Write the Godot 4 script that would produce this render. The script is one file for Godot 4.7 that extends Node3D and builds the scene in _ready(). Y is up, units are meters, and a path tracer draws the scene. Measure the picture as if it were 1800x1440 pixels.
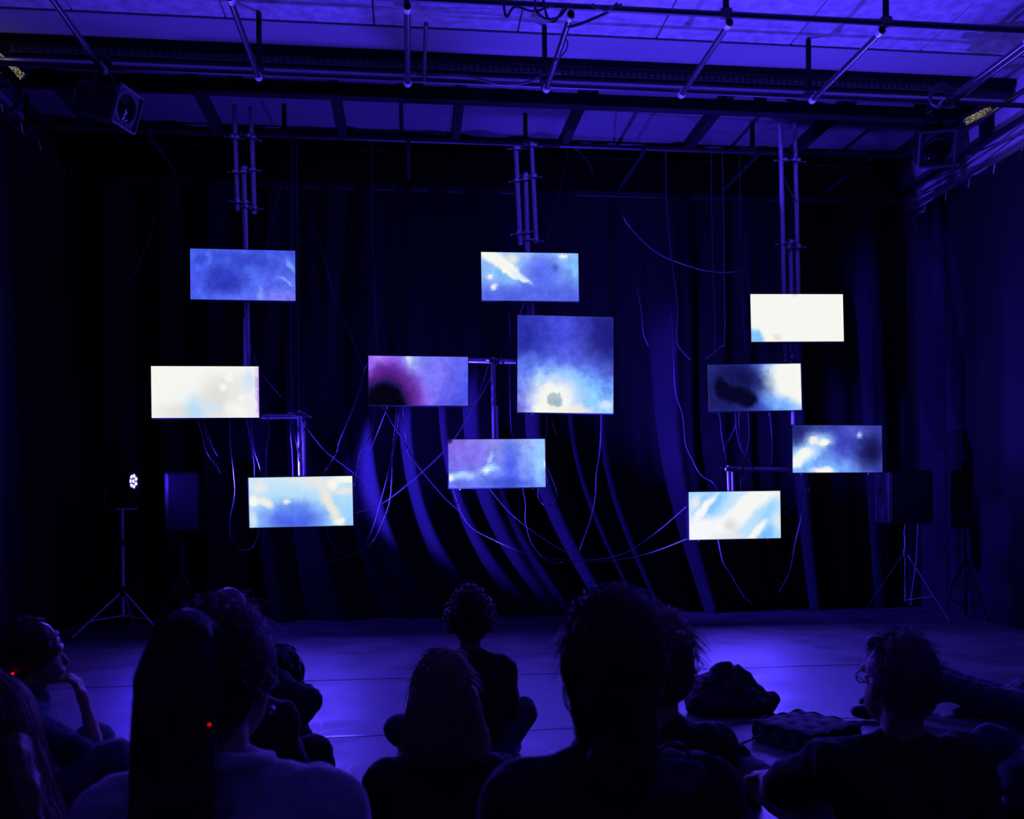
extends Node3D
# A black-box theatre: LED panels hang from a pipe grid before a black curtain, an audience sits on the floor.
# x runs along the stage, y up, -z towards the stage; metres. The lens stands at (0, 1.3, 0), turned 6.3 degrees to the right.

const EYE := Vector3(0, 1.3, 0)
const FOCAL := 1600.0
const LEVEL := 880.0
var fw: Vector3
var rt: Vector3
var up: Vector3
var M := {}
var used := {}
var nz := FastNoiseLite.new()
var pleat := FastNoiseLite.new()

# ---------------------------------------------------------------- mesh collector
class Soup:
	var v := PackedVector3Array()
	var ix := PackedInt32Array()

	func tri(a: Vector3, b: Vector3, c: Vector3) -> void:
		var n := v.size()
		v.append(a); v.append(b); v.append(c)
		ix.append(n); ix.append(n + 1); ix.append(n + 2)

	func quad(a: Vector3, b: Vector3, c: Vector3, d: Vector3) -> void:
		var n := v.size()
		v.append(a); v.append(b); v.append(c); v.append(d)
		ix.append_array(PackedInt32Array([n, n + 1, n + 2, n, n + 2, n + 3]))

	func box(c: Vector3, s: Vector3, b := Basis(), bev := 0.0) -> void:
		var h := s * 0.5
		if bev <= 0.0:
			for ax in 3:
				for sg in [-1.0, 1.0]:
					var n := Vector3.ZERO; n[ax] = sg
					var u := Vector3.ZERO; u[(ax + 1) % 3] = 1.0
					var w := n.cross(u)
					var p := n * h
					var hu := u * h
					var hw := w * h
					quad(c + b * (p - hu - hw), c + b * (p + hu - hw), c + b * (p + hu + hw), c + b * (p - hu + hw))
			return
		bev = minf(bev, minf(h.x, minf(h.y, h.z)) * 0.95)
		for ax in 3:
			for sg in [-1.0, 1.0]:
				var n := Vector3.ZERO; n[ax] = sg
				var u := Vector3.ZERO; u[(ax + 1) % 3] = 1.0
				var w := n.cross(u)
				var p := n * h
				var hu := u * (absf(h.dot(u)) - bev)
				var hw := w * (absf(h[(ax + 2) % 3]) - bev)
				quad(c + b * (p - hu - hw), c + b * (p + hu - hw), c + b * (p + hu + hw), c + b * (p - hu + hw))
		for ax in 3:
			var i := (ax + 1) % 3
			var j := (ax + 2) % 3
			for si in [-1.0, 1.0]:
				for sj in [-1.0, 1.0]:
					var q := []
					for k in [[-1.0, 0], [1.0, 0], [1.0, 1], [-1.0, 1]]:
						var p := Vector3.ZERO
						p[ax] = k[0] * (h[ax] - bev)
						p[i] = si * (h[i] - (0.0 if k[1] == 0 else bev))
						p[j] = sj * (h[j] - (bev if k[1] == 0 else 0.0))
						q.append(c + b * p)
					if si * sj > 0:
						quad(q[0], q[1], q[2], q[3])
					else:
						quad(q[3], q[2], q[1], q[0])
		for sx in [-1.0, 1.0]:
			for sy in [-1.0, 1.0]:
				for sz in [-1.0, 1.0]:
					var s3 := Vector3(sx, sy, sz)
					var o := s3 * (h - Vector3.ONE * bev)
					var a := c + b * (o + Vector3(sx * bev, 0, 0))
					var e := c + b * (o + Vector3(0, sy * bev, 0))
					var f := c + b * (o + Vector3(0, 0, sz * bev))
					if sx * sy * sz > 0:
						tri(a, e, f)
					else:
						tri(a, f, e)

	# a swept round bar; r is one number or one for each point
	func tube(pts: PackedVector3Array, r, sides := 10, caps := true) -> void:
		var n := pts.size()
		if n < 2:
			return
		var t := (pts[1] - pts[0]).normalized()
		var side := t.cross(Vector3.UP if absf(t.y) < 0.9 else Vector3.RIGHT).normalized()
		var base := v.size()
		for i in n:
			var a := pts[maxi(i - 1, 0)]
			var b := pts[mini(i + 1, n - 1)]
			var d := (b - a).normalized()
			side = (side - d * side.dot(d)).normalized()
			var o := d.cross(side)
			var rad: float = r[i] if r is Array or r is PackedFloat32Array else r
			for k in sides:
				var g := TAU * k / sides
				v.append(pts[i] + (side * cos(g) + o * sin(g)) * rad)
		for i in n - 1:
			for k in sides:
				var p := base + i * sides + k
				var q := base + i * sides + (k + 1) % sides
				ix.append_array(PackedInt32Array([p, q, q + sides, p, q + sides, p + sides]))
		if caps:
			for e in [0, n - 1]:
				var m := v.size()
				var ring := base + int(e) * sides
				for k in sides:
					v.append(v[ring + k])
				v.append(pts[e])
				for k in sides:
					if e == 0:
						ix.append_array(PackedInt32Array([m + sides, m + (k + 1) % sides, m + k]))
					else:
						ix.append_array(PackedInt32Array([m + sides, m + k, m + (k + 1) % sides]))

	# a turned shape: profile of (radius, height) from low to high, about the y of b
	func lathe(prof: Array, c: Vector3, b := Basis(), sides := 20) -> void:
		for i in prof.size() - 1:
			var p: Vector2 = prof[i]
			var q: Vector2 = prof[i + 1]
			var base := v.size()
			for k in sides:
				var g := TAU * k / sides
				var d := Vector3(cos(g), 0, -sin(g))
				v.append(c + b * (d * p.x + Vector3(0, p.y, 0)))
				v.append(c + b * (d * q.x + Vector3(0, q.y, 0)))
			for k in sides:
				var a := base + 2 * k
				var e := base + 2 * ((k + 1) % sides)
				ix.append_array(PackedInt32Array([a, e, e + 1, a, e + 1, a + 1]))

	func ball(c: Vector3, r: Vector3, b := Basis(), sides := 14) -> void:
		var base := v.size()
		var rows := maxi(sides / 2, 4)
		for i in rows + 1:
			var th := PI * i / rows - PI / 2
			for k in sides:
				var g := TAU * k / sides
				v.append(c + b * (Vector3(cos(th) * cos(g), sin(th), -cos(th) * sin(g)) * r))
		for i in rows:
			for k in sides:
				var p := base + i * sides + k
				var q := base + i * sides + (k + 1) % sides
				ix.append_array(PackedInt32Array([p, q, q + sides, p, q + sides, p + sides]))

	# a height sheet: f(u, w) gives the point; nu x nw cells, faces towards du x dw
	func sheet(nu: int, nw: int, f: Callable) -> void:
		var base := v.size()
		for j in nw + 1:
			for i in nu + 1:
				v.append(f.call(float(i) / nu, float(j) / nw))
		for j in nw:
			for i in nu:
				var p := base + j * (nu + 1) + i
				ix.append_array(PackedInt32Array([p, p + 1, p + nu + 2, p, p + nu + 2, p + nu + 1]))

	# smooth union of tapered capsules [a, b, ra, rb] and ellipsoids [c, radii, basis], meshed as surface nets
	func field(prims: Array, cell: float, k: float) -> void:
		var lo := Vector3.ONE * 1e9
		var hi := -lo
		var boxes := []
		var m := 3.0 * k + cell
		for p in prims:
			var a: Vector3
			var b: Vector3
			if p.size() == 4:
				var r: float = maxf(p[2], p[3])
				a = Vector3(p[0]).min(p[1]) - Vector3.ONE * (r + m)
				b = Vector3(p[0]).max(p[1]) + Vector3.ONE * (r + m)
			else:
				var r: float = maxf(p[1].x, maxf(p[1].y, p[1].z))
				a = p[0] - Vector3.ONE * (r + m)
				b = p[0] + Vector3.ONE * (r + m)
			boxes.append([a, b])
			lo = lo.min(a); hi = hi.max(b)
		var nx := int(ceil((hi.x - lo.x) / cell)) + 2
		var ny := int(ceil((hi.y - lo.y) / cell)) + 2
		var nzz := int(ceil((hi.z - lo.z) / cell)) + 2
		var F := PackedFloat32Array()
		F.resize(nx * ny * nzz)
		var far := 4.0 * k
		var ik := 1.0 / k
		for n in prims.size():
			var p: Array = prims[n]
			var i0 := maxi(0, int((boxes[n][0].x - lo.x) / cell)); var i1 := mini(nx - 1, int((boxes[n][1].x - lo.x) / cell) + 1)
			var j0 := maxi(0, int((boxes[n][0].y - lo.y) / cell)); var j1 := mini(ny - 1, int((boxes[n][1].y - lo.y) / cell) + 1)
			var k0 := maxi(0, int((boxes[n][0].z - lo.z) / cell)); var k1 := mini(nzz - 1, int((boxes[n][1].z - lo.z) / cell) + 1)
			if p.size() == 4:
				var a: Vector3 = p[0]
				var ba: Vector3 = p[1] - p[0]
				var il := 1.0 / maxf(ba.length_squared(), 1e-8)
				var ra: float = p[2]
				var dr: float = p[3] - p[2]
				for kk in range(k0, k1 + 1):
					for jj in range(j0, j1 + 1):
						var at := (kk * ny + jj) * nx
						var pa := Vector3(lo.x + i0 * cell, lo.y + jj * cell, lo.z + kk * cell) - a
						for ii in range(i0, i1 + 1):
							var h := clampf(pa.dot(ba) * il, 0.0, 1.0)
							var d := (pa - ba * h).length() - ra - dr * h
							if d < far:
								F[at + ii] += exp(-d * ik)
							pa.x += cell
			else:
				var c: Vector3 = p[0]
				var r: Vector3 = p[1]
				var inv: Basis = (p[2] as Basis).transposed()
				for kk in range(k0, k1 + 1):
					for jj in range(j0, j1 + 1):
						var at := (kk * ny + jj) * nx
						for ii in range(i0, i1 + 1):
							var q := (inv * (Vector3(lo.x + ii * cell, lo.y + jj * cell, lo.z + kk * cell) - c)) / r
							var l := q.length()
							var d := l * (l - 1.0) / maxf((q / r).length(), 1e-5)
							if d < far:
								F[at + ii] += exp(-maxf(d, -12.0 * k) * ik)
		var VI := PackedInt32Array()
		VI.resize(nx * ny * nzz)
		VI.fill(-1)
		var sx := 1
		var sy := nx
		var sz := nx * ny
		var off := PackedInt32Array([0, sx, sy, sx + sy, sz, sx + sz, sy + sz, sx + sy + sz])
		var E1 := PackedInt32Array([0, 2, 4, 6, 0, 1, 4, 5, 0, 1, 2, 3])
		var E2 := PackedInt32Array([1, 3, 5, 7, 2, 3, 6, 7, 4, 5, 6, 7])
		var g := PackedFloat32Array()
		g.resize(8)
		for kk in nzz - 1:
			for jj in ny - 1:
				var at := (kk * ny + jj) * nx
				for ii in nx - 1:
					var q := at + ii
					var cnt := 0
					for e in 8:
						if F[q + off[e]] >= 1.0:
							cnt += 1
					if cnt == 0 or cnt == 8:
						continue
					for e in 8:
						g[e] = -log(maxf(F[q + off[e]], 0.02))
					var sum := Vector3.ZERO
					var num := 0
					for e in 12:
						var ga := g[E1[e]]
						var gb := g[E2[e]]
						if (ga <= 0.0) != (gb <= 0.0):
							var t := ga / (ga - gb)
							var ca := Vector3(E1[e] & 1, (E1[e] >> 1) & 1, E1[e] >> 2)
							var cb := Vector3(E2[e] & 1, (E2[e] >> 1) & 1, E2[e] >> 2)
							sum += ca.lerp(cb, t)
							num += 1
					VI[q] = v.size()
					v.append(lo + (Vector3(ii, jj, kk) + sum / maxi(num, 1)) * cell)
		var step := [sx, sy, sz]
		for kk in range(1, nzz - 1):
			for jj in range(1, ny - 1):
				var at := (kk * ny + jj) * nx
				for ii in range(1, nx - 1):
					var q := at + ii
					var inside := F[q] >= 1.0
					for ax in 3:
						if (F[q + step[ax]] >= 1.0) == inside:
							continue
						var s1: int = step[(ax + 1) % 3]
						var s2: int = step[(ax + 2) % 3]
						var a := VI[q - s1 - s2]
						var b := VI[q - s2]
						var c := VI[q]
						var d := VI[q - s1]
						if a < 0 or b < 0 or c < 0 or d < 0:
							continue
						if inside:
							ix.append_array(PackedInt32Array([a, b, c, a, c, d]))
						else:
							ix.append_array(PackedInt32Array([a, c, b, a, d, c]))

	func normals() -> PackedVector3Array:
		var n := PackedVector3Array()
		n.resize(v.size())
		for i in range(0, ix.size(), 3):
			var a := v[ix[i]]
			var f := (v[ix[i + 1]] - a).cross(v[ix[i + 2]] - a)
			n[ix[i]] += f; n[ix[i + 1]] += f; n[ix[i + 2]] += f
		for i in n.size():
			n[i] = n[i].normalized() if n[i].length_squared() > 1e-20 else Vector3.UP
		return n

	# cloth folds and lumps: push the points along their normals
	func crumple(noise: FastNoiseLite, amp: float, freq: Vector3, from := 0) -> void:
		var n := normals()
		for i in range(from, v.size()):
			var q := v[i] * freq
			var a := noise.get_noise_3dv(q)
			var b := noise.get_noise_3dv(q * 2.3 + Vector3(31, 7, 3))
			v[i] += n[i] * amp * (1.0 - 2.2 * absf(a) + 0.6 * b)

	func commit() -> ArrayMesh:
		var n := normals()
		var id := ix.duplicate()
		for i in range(0, id.size(), 3):
			var t := id[i + 1]
			id[i + 1] = id[i + 2]
			id[i + 2] = t
		var arr := []
		arr.resize(Mesh.ARRAY_MAX)
		arr[Mesh.ARRAY_VERTEX] = v
		arr[Mesh.ARRAY_NORMAL] = n
		arr[Mesh.ARRAY_INDEX] = id
		var m := ArrayMesh.new()
		m.add_surface_from_arrays(Mesh.PRIMITIVE_TRIANGLES, arr)
		return m

# ---------------------------------------------------------------- scene helpers
func numbered(called: String) -> String:
	used[called] = used.get(called, -1) + 1
	return called if used[called] == 0 else "%s_%03d" % [called, used[called]]

func tag(o: Node, label: String, category: String, group := "", kind := "") -> void:
	if label: o.set_meta("label", label)
	if category: o.set_meta("category", category)
	if group: o.set_meta("group", group)
	if kind: o.set_meta("kind", kind)

func thing(called: String, label: String, category: String, at := Vector3.ZERO, turn := 0.0, group := "") -> Node3D:
	var o := Node3D.new()
	o.name = numbered(called)
	add_child(o)
	o.position = at
	o.rotation.y = turn
	tag(o, label, category, group)
	return o

func part(called: String, s, m: Material, parent: Node = self, label := "") -> MeshInstance3D:
	var o := MeshInstance3D.new()
	o.name = numbered(called) if parent == self else called
	o.mesh = s.commit() if s is Soup else s
	o.material_override = m
	parent.add_child(o, true)
	if label: o.set_meta("label", label)
	return o

func ray(px: float, py: float) -> Vector3:
	return fw + rt * (px - 900.0) / FOCAL + up * (LEVEL - py) / FOCAL

# where the sight line meets the plane across the stage at z, the level at y, or the side plane at x
func at_z(px: float, py: float, z: float) -> Vector3:
	var r := ray(px, py)
	return EYE + r * ((z - EYE.z) / r.z)

func at_y(px: float, py: float, y: float) -> Vector3:
	var r := ray(px, py)
	return EYE + r * ((y - EYE.y) / r.y)

func mat(color: Color, rough := 0.8, metal := 0.0) -> StandardMaterial3D:
	var m := StandardMaterial3D.new()
	m.albedo_color = color
	m.roughness = rough
	m.metallic = metal
	return m

func glow(color: Color, energy: float) -> StandardMaterial3D:
	var m := mat(Color(0.02, 0.02, 0.02), 0.5)
	m.emission_enabled = true
	m.emission = color
	m.emission_energy_multiplier = energy
	return m

func noise_tex(seed_: int, freq: float, dark: float, light: float, size := 512, contrast := 1.0) -> ImageTexture:
	var n := FastNoiseLite.new()
	n.seed = seed_
	n.frequency = freq
	n.fractal_octaves = 5
	var im := n.get_seamless_image(size, size)
	im.convert(Image.FORMAT_RGB8)
	for y in size:
		for x in size:
			var g := clampf((im.get_pixel(x, y).r - 0.5) * contrast + 0.5, 0.0, 1.0)
			var w := lerpf(dark, light, g)
			im.set_pixel(x, y, Color(w, w, w))
	return ImageTexture.create_from_image(im)

func spline(pts: Array, per := 6) -> PackedVector3Array:
	var out := PackedVector3Array()
	for i in pts.size() - 1:
		var a: Vector3 = pts[maxi(i - 1, 0)]
		var b: Vector3 = pts[i]
		var c: Vector3 = pts[i + 1]
		var d: Vector3 = pts[mini(i + 2, pts.size() - 1)]
		for k in per:
			out.append(b.cubic_interpolate(c, a, d, float(k) / per))
	out.append(pts[-1])
	return out

func _ready() -> void:
	nz.seed = 11
	nz.frequency = 1.0
	nz.fractal_octaves = 3
	pleat.seed = 21
	pleat.frequency = 1.0
	pleat.fractal_type = FastNoiseLite.FRACTAL_NONE
	set_camera()
	set_materials()
	build_room()
	build_ceiling()
	build_grid()
	build_curtains()
	build_panels()
	build_mounts()
	build_cables()
	build_stands()
	build_spotlights()
	build_floor_things()
	build_people()

# ---------------------------------------------------------------- camera and air
func set_camera() -> void:
	var th := deg_to_rad(6.3)
	var roll := deg_to_rad(0.5)
	fw = Vector3(sin(th), 0, -cos(th))
	var r0 := Vector3(cos(th), 0, sin(th))
	rt = r0 * cos(roll) - Vector3.UP * sin(roll)
	up = Vector3.UP * cos(roll) + r0 * sin(roll)
	var cam := Camera3D.new()
	cam.name = "camera"
	cam.projection = Camera3D.PROJECTION_FRUSTUM
	cam.near = 0.05
	cam.far = 60.0
	cam.size = cam.near * 1440.0 / FOCAL
	cam.frustum_offset = Vector2(0, cam.near * (LEVEL - 720.0) / FOCAL)
	cam.transform = Transform3D(Basis(rt, up, -fw), EYE)
	var lens := CameraAttributesPhysical.new()
	lens.frustum_focal_length = 32.0
	lens.frustum_focus_distance = 8.5
	lens.exposure_aperture = 5.0
	cam.attributes = lens
	add_child(cam)
	cam.current = true
	var env := Environment.new()
	env.background_mode = Environment.BG_COLOR
	env.background_color = Color.BLACK
	env.tonemap_mode = Environment.TONE_MAPPER_LINEAR
	env.tonemap_exposure = 1.0
	env.sdfgi_enabled = true
	env.ssao_enabled = true
	env.ssil_enabled = true
	var we := WorldEnvironment.new()
	we.name = "world_environment"
	we.environment = env
	add_child(we)

# ---------------------------------------------------------------- materials
func set_materials() -> void:
	M.curtain = mat(Color(0.13, 0.13, 0.145), 1.0)
	M.curtain.metallic_specular = 0.15
	M.border = mat(Color(0.13, 0.13, 0.15), 0.95)
	M.black = mat(Color(0.10, 0.10, 0.11), 0.6)
	M.black_wall = mat(Color(0.17, 0.17, 0.18), 0.9)
	M.wall = mat(Color(0.85, 0.85, 0.85), 0.9)
	M.grey_wall = mat(Color(0.46, 0.46, 0.46), 0.9)
	M.joist = mat(Color(0.09, 0.09, 0.09), 0.85)
	M.plaster = mat(Color(0.60, 0.60, 0.60), 0.85)
	M.board = mat(Color.WHITE, 0.95)
	M.board.albedo_texture = noise_tex(4, 0.03, 0.62, 0.80, 512, 1.3)
	M.board.uv1_triplanar = true
	M.board.uv1_world_triplanar = true
	M.board.uv1_scale = Vector3.ONE * 0.45
	M.board_back = mat(Color.WHITE, 0.95)
	M.board_back.albedo_texture = noise_tex(9, 0.06, 0.40, 0.47, 512, 1.2)
	M.board_back.uv1_triplanar = true
	M.board_back.uv1_world_triplanar = true
	M.board_back.uv1_scale = Vector3.ONE * 0.6
	M.steel = mat(Color(0.92, 0.92, 0.92), 0.28, 0.3)
	M.pipe = mat(Color(0.30, 0.30, 0.31), 0.4, 0.75)
	M.pale_steel = mat(Color(0.88, 0.88, 0.88), 0.5, 0.1)
	M.tray = mat(Color(0.42, 0.42, 0.42), 0.6, 0.3)
	M.cross = mat(Color(0.46, 0.46, 0.47), 0.3, 0.85)
	M.chrome = mat(Color(0.8, 0.8, 0.8), 0.22, 1.0)
	M.bezel = mat(Color(0.05, 0.05, 0.05), 0.5)
	M.cable = mat(Color(0.34, 0.34, 0.35), 0.36)
	M.fixture = mat(Color(0.09, 0.09, 0.10), 0.5, 0.2)
	M.plate = mat(Color(0.36, 0.36, 0.38), 0.5, 0.3)
	M.glass = mat(Color(0.05, 0.05, 0.06), 0.08)
	M.floor = vinyl()
	M.tape = mat(Color(0.45, 0.45, 0.46), 0.24)
	M.riser = mat(Color(0.16, 0.13, 0.11), 0.8)
	for d in [["tee", 0.13, 0.13, 0.14], ["sweater", 0.12, 0.12, 0.13], ["denim", 0.22, 0.25, 0.33], ["grey_cloth", 0.30, 0.30, 0.33], ["shirt", 0.80, 0.78, 0.80], ["trousers", 0.16, 0.16, 0.18], ["pale_trousers", 0.42, 0.42, 0.45], ["knit", 0.26, 0.25, 0.28], ["jacket", 0.22, 0.19, 0.22], ["cushion", 0.17, 0.16, 0.19], ["shoe", 0.20, 0.15, 0.14]]:
		var m := mat(Color(d[1], d[2], d[3]), 0.9)
		m.rim_enabled = true
		m.rim = 0.6
		m.rim_tint = 0.6
		M[d[0]] = m
	M.skin = mat(Color(0.72, 0.54, 0.46), 0.55)
	for d in [["hair_dark", 0.17, 0.13, 0.12], ["hair_brown", 0.30, 0.20, 0.15], ["hair_blond", 0.66, 0.50, 0.38], ["hair_red", 0.44, 0.22, 0.16], ["hair_grey", 0.48, 0.44, 0.42]]:
		M[d[0]] = mat(Color(d[1], d[2], d[3]), 0.42)
		M[d[0]].rim_enabled = true
		M[d[0]].rim = 0.9
		M[d[0]].rim_tint = 0.35
	M.red_led = glow(Color(1.0, 0.06, 0.03), 1.0)
	M.paper = mat(Color(0.85, 0.85, 0.84), 0.8)
	M.eye = mat(Color(0.06, 0.05, 0.05), 0.2)

# worn dark-grey dance vinyl: cloudy tone, scuffs and scratches in the finish
func vinyl() -> StandardMaterial3D:
	var rng := RandomNumberGenerator.new()
	rng.seed = 77
	var size := 1024
	var n := FastNoiseLite.new()
	n.seed = 5
	n.frequency = 0.006
	n.fractal_octaves = 6
	var tone := n.get_seamless_image(size, size)
	tone.convert(Image.FORMAT_RGB8)
	var rough := Image.create(size, size, false, Image.FORMAT_RGB8)
	for y in size:
		for x in size:
			var g := tone.get_pixel(x, y).r
			var w := lerpf(0.27, 0.36, g)
			rough.set_pixel(x, y, Color(lerpf(0.38, 0.58, g), 0, 0))
			tone.set_pixel(x, y, Color(w, w, w))
	for i in 420:
		var p := Vector2(rng.randf() * size, rng.randf() * size)
		var d := Vector2.from_angle(rng.randf() * TAU)
		var bend := rng.randf_range(-0.03, 0.03)
		var c := rng.randf_range(0.22, 0.34) if rng.randf() < 0.7 else 0.7
		for k in rng.randi_range(12, 90):
			rough.set_pixel(posmod(int(p.x), size), posmod(int(p.y), size), Color(c, 0, 0))
			if k % 3 == 0 and c > 0.5:
				tone.set_pixel(posmod(int(p.x), size), posmod(int(p.y), size), Color(0.6, 0.6, 0.6))
			p += d
			d = d.rotated(bend)
	var m := mat(Color.WHITE, 1.0)
	m.albedo_texture = ImageTexture.create_from_image(tone)
	m.roughness_texture = ImageTexture.create_from_image(rough)
	m.roughness_texture_channel = BaseMaterial3D.TEXTURE_CHANNEL_RED
	m.uv1_triplanar = true
	m.uv1_world_triplanar = true
	m.uv1_scale = Vector3.ONE * 0.3
	return m

# ---------------------------------------------------------------- room
const XL := -4.1
const XR := 6.06
const ZB := -10.95
const ZF := 3.0
const CEIL := 5.5

func slab(called: String, c: Vector3, s: Vector3, m: Material) -> MeshInstance3D:
	var b := Soup.new()
	b.box(c, s)
	var o := part(called, b, m)
	o.set_meta("kind", "structure")
	return o

func build_room() -> void:
	var xm := (XL + XR) / 2
	var zm := (ZB + ZF) / 2
	var w := XR - XL
	var d := ZF - ZB
	var fl := slab("floor", Vector3(xm, -0.108, zm), Vector3(w + 0.4, 0.2, d + 0.4), M.black_wall)
	var seams := [ZB, -8.6, -6.75, -5.12, -3.4, -1.7, 0.0, ZF]
	for i in seams.size() - 1:
		var s := Soup.new()
		s.box(Vector3(xm, -0.004, (seams[i] + seams[i + 1]) / 2), Vector3(w, 0.008, seams[i + 1] - seams[i] - 0.012), Basis(), 0.0035)
		part("vinyl_strip", s, M.floor, fl)
	for z in [-6.75, -5.12]:
		var s := Soup.new()
		s.box(Vector3(xm, 0.0012, z), Vector3(w, 0.0024, 0.034), Basis(), 0.001)
		part("seam_tape", s, M.tape, fl)
	slab("wall_back", Vector3(xm, CEIL / 2, ZB - 0.1), Vector3(w + 0.4, CEIL, 0.2), M.wall)
	slab("wall_front", Vector3(xm, CEIL / 2, ZF + 0.1), Vector3(w + 0.4, CEIL, 0.2), M.grey_wall)
	slab("wall_left", Vector3(XL - 0.1, CEIL / 2, zm), Vector3(0.2, CEIL, d), M.wall)
	slab("wall_right", Vector3(XR + 0.1, CEIL / 2, zm), Vector3(0.2, CEIL, d), M.wall)

func build_ceiling() -> void:
	var xm := (XL + XR) / 2
	var zm := (ZB + ZF) / 2
	var c := slab("ceiling", Vector3(xm, CEIL + 0.16, zm), Vector3(XR - XL + 0.4, 0.24, ZF - ZB + 0.4), M.joist)
	# wood-wool boards over the hall, a smooth plastered strip, then boards between joists over the stage
	var step := (XR - XL) / 8.0
	for i in 8:
		var x0 := XL + i * step
		for j in 6:
			var z1 := -8.08 + j * 1.9
			var s := Soup.new()
			s.box(Vector3(x0 + step / 2, CEIL + 0.015, minf(z1 + 0.95, ZF - 0.9)), Vector3(step - 0.012, 0.05, 1.888), Basis(), 0.006)
			part("ceiling_board", s, M.board, c)
	var p := Soup.new()
	p.box(Vector3(xm, CEIL + 0.01, -8.37), Vector3(XR - XL, 0.06, 0.56), Basis(), 0.004)
	part("plaster_strip", p, M.plaster, c)
	var joists := [-3.43, -2.09, -0.73, 0.53, 1.79, 3.26, 4.57, 5.9]
	for i in joists.size() + 1:
		var a: float = XL if i == 0 else joists[i - 1]
		var b: float = XR if i == joists.size() else joists[i]
		var s := Soup.new()
		s.box(Vector3((a + b) / 2, CEIL + 0.03, -9.8), Vector3(b - a - 0.01, 0.05, 2.26), Basis(), 0.004)
		part("ceiling_board", s, M.board_back, c)
	for x in joists:
		var s := Soup.new()
		s.box(Vector3(x, CEIL - 0.05, -9.8), Vector3(0.09, 0.15, 2.26), Basis(), 0.006)
		part("joist", s, M.joist, c)
	# cross beam over the stage and the steel girder with its cable tray
	var b2 := Soup.new()
	b2.box(Vector3(xm, 5.305, -9.02), Vector3(XR - XL, 0.125, 0.11), Basis(), 0.008)
	part("cross_beam", b2, M.joist, c)
	for i in 6:
		var s := Soup.new()
		s.box(Vector3(-3.4 + i * 1.75, 5.42, -9.02), Vector3(0.1, 0.12, 0.1), Basis(), 0.004)
		part("beam_bracket", s, M.joist, c)
	var gd := Soup.new()
	gd.box(Vector3(xm, 5.443, -8.55), Vector3(XR - XL, 0.075, 0.10), Basis(), 0.004)
	part("girder_flange", gd, M.joist, c)
	var web := Soup.new()
	web.box(Vector3(xm, 5.35, -8.575), Vector3(XR - XL, 0.12, 0.02))
	part("girder_web", web, M.pipe, c)
	var lip := Soup.new()
	lip.tube(PackedVector3Array([Vector3(XL, 5.262, -8.55), Vector3(XR, 5.262, -8.55)]), 0.026, 14)
	part("girder_tube", lip, M.pale_steel, c)
	var tray := Soup.new()
	tray.box(Vector3(xm, 5.395, -8.535), Vector3(9.0, 0.014, 0.01))
	tray.box(Vector3(xm, 5.368, -8.535), Vector3(9.0, 0.012, 0.01))
	tray.box(Vector3(xm, 5.34, -8.535), Vector3(9.0, 0.014, 0.01))
	for i in 150:
		tray.box(Vector3(xm - 4.47 + i * 0.06, 5.37, -8.535), Vector3(0.034, 0.05, 0.008))
	part("cable_tray", tray, M.tray, c)

# ---------------------------------------------------------------- pipe grid
const GY := 4.96
const ZA := -9.28
const ZP := -7.95
const ZC := -6.66

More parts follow.
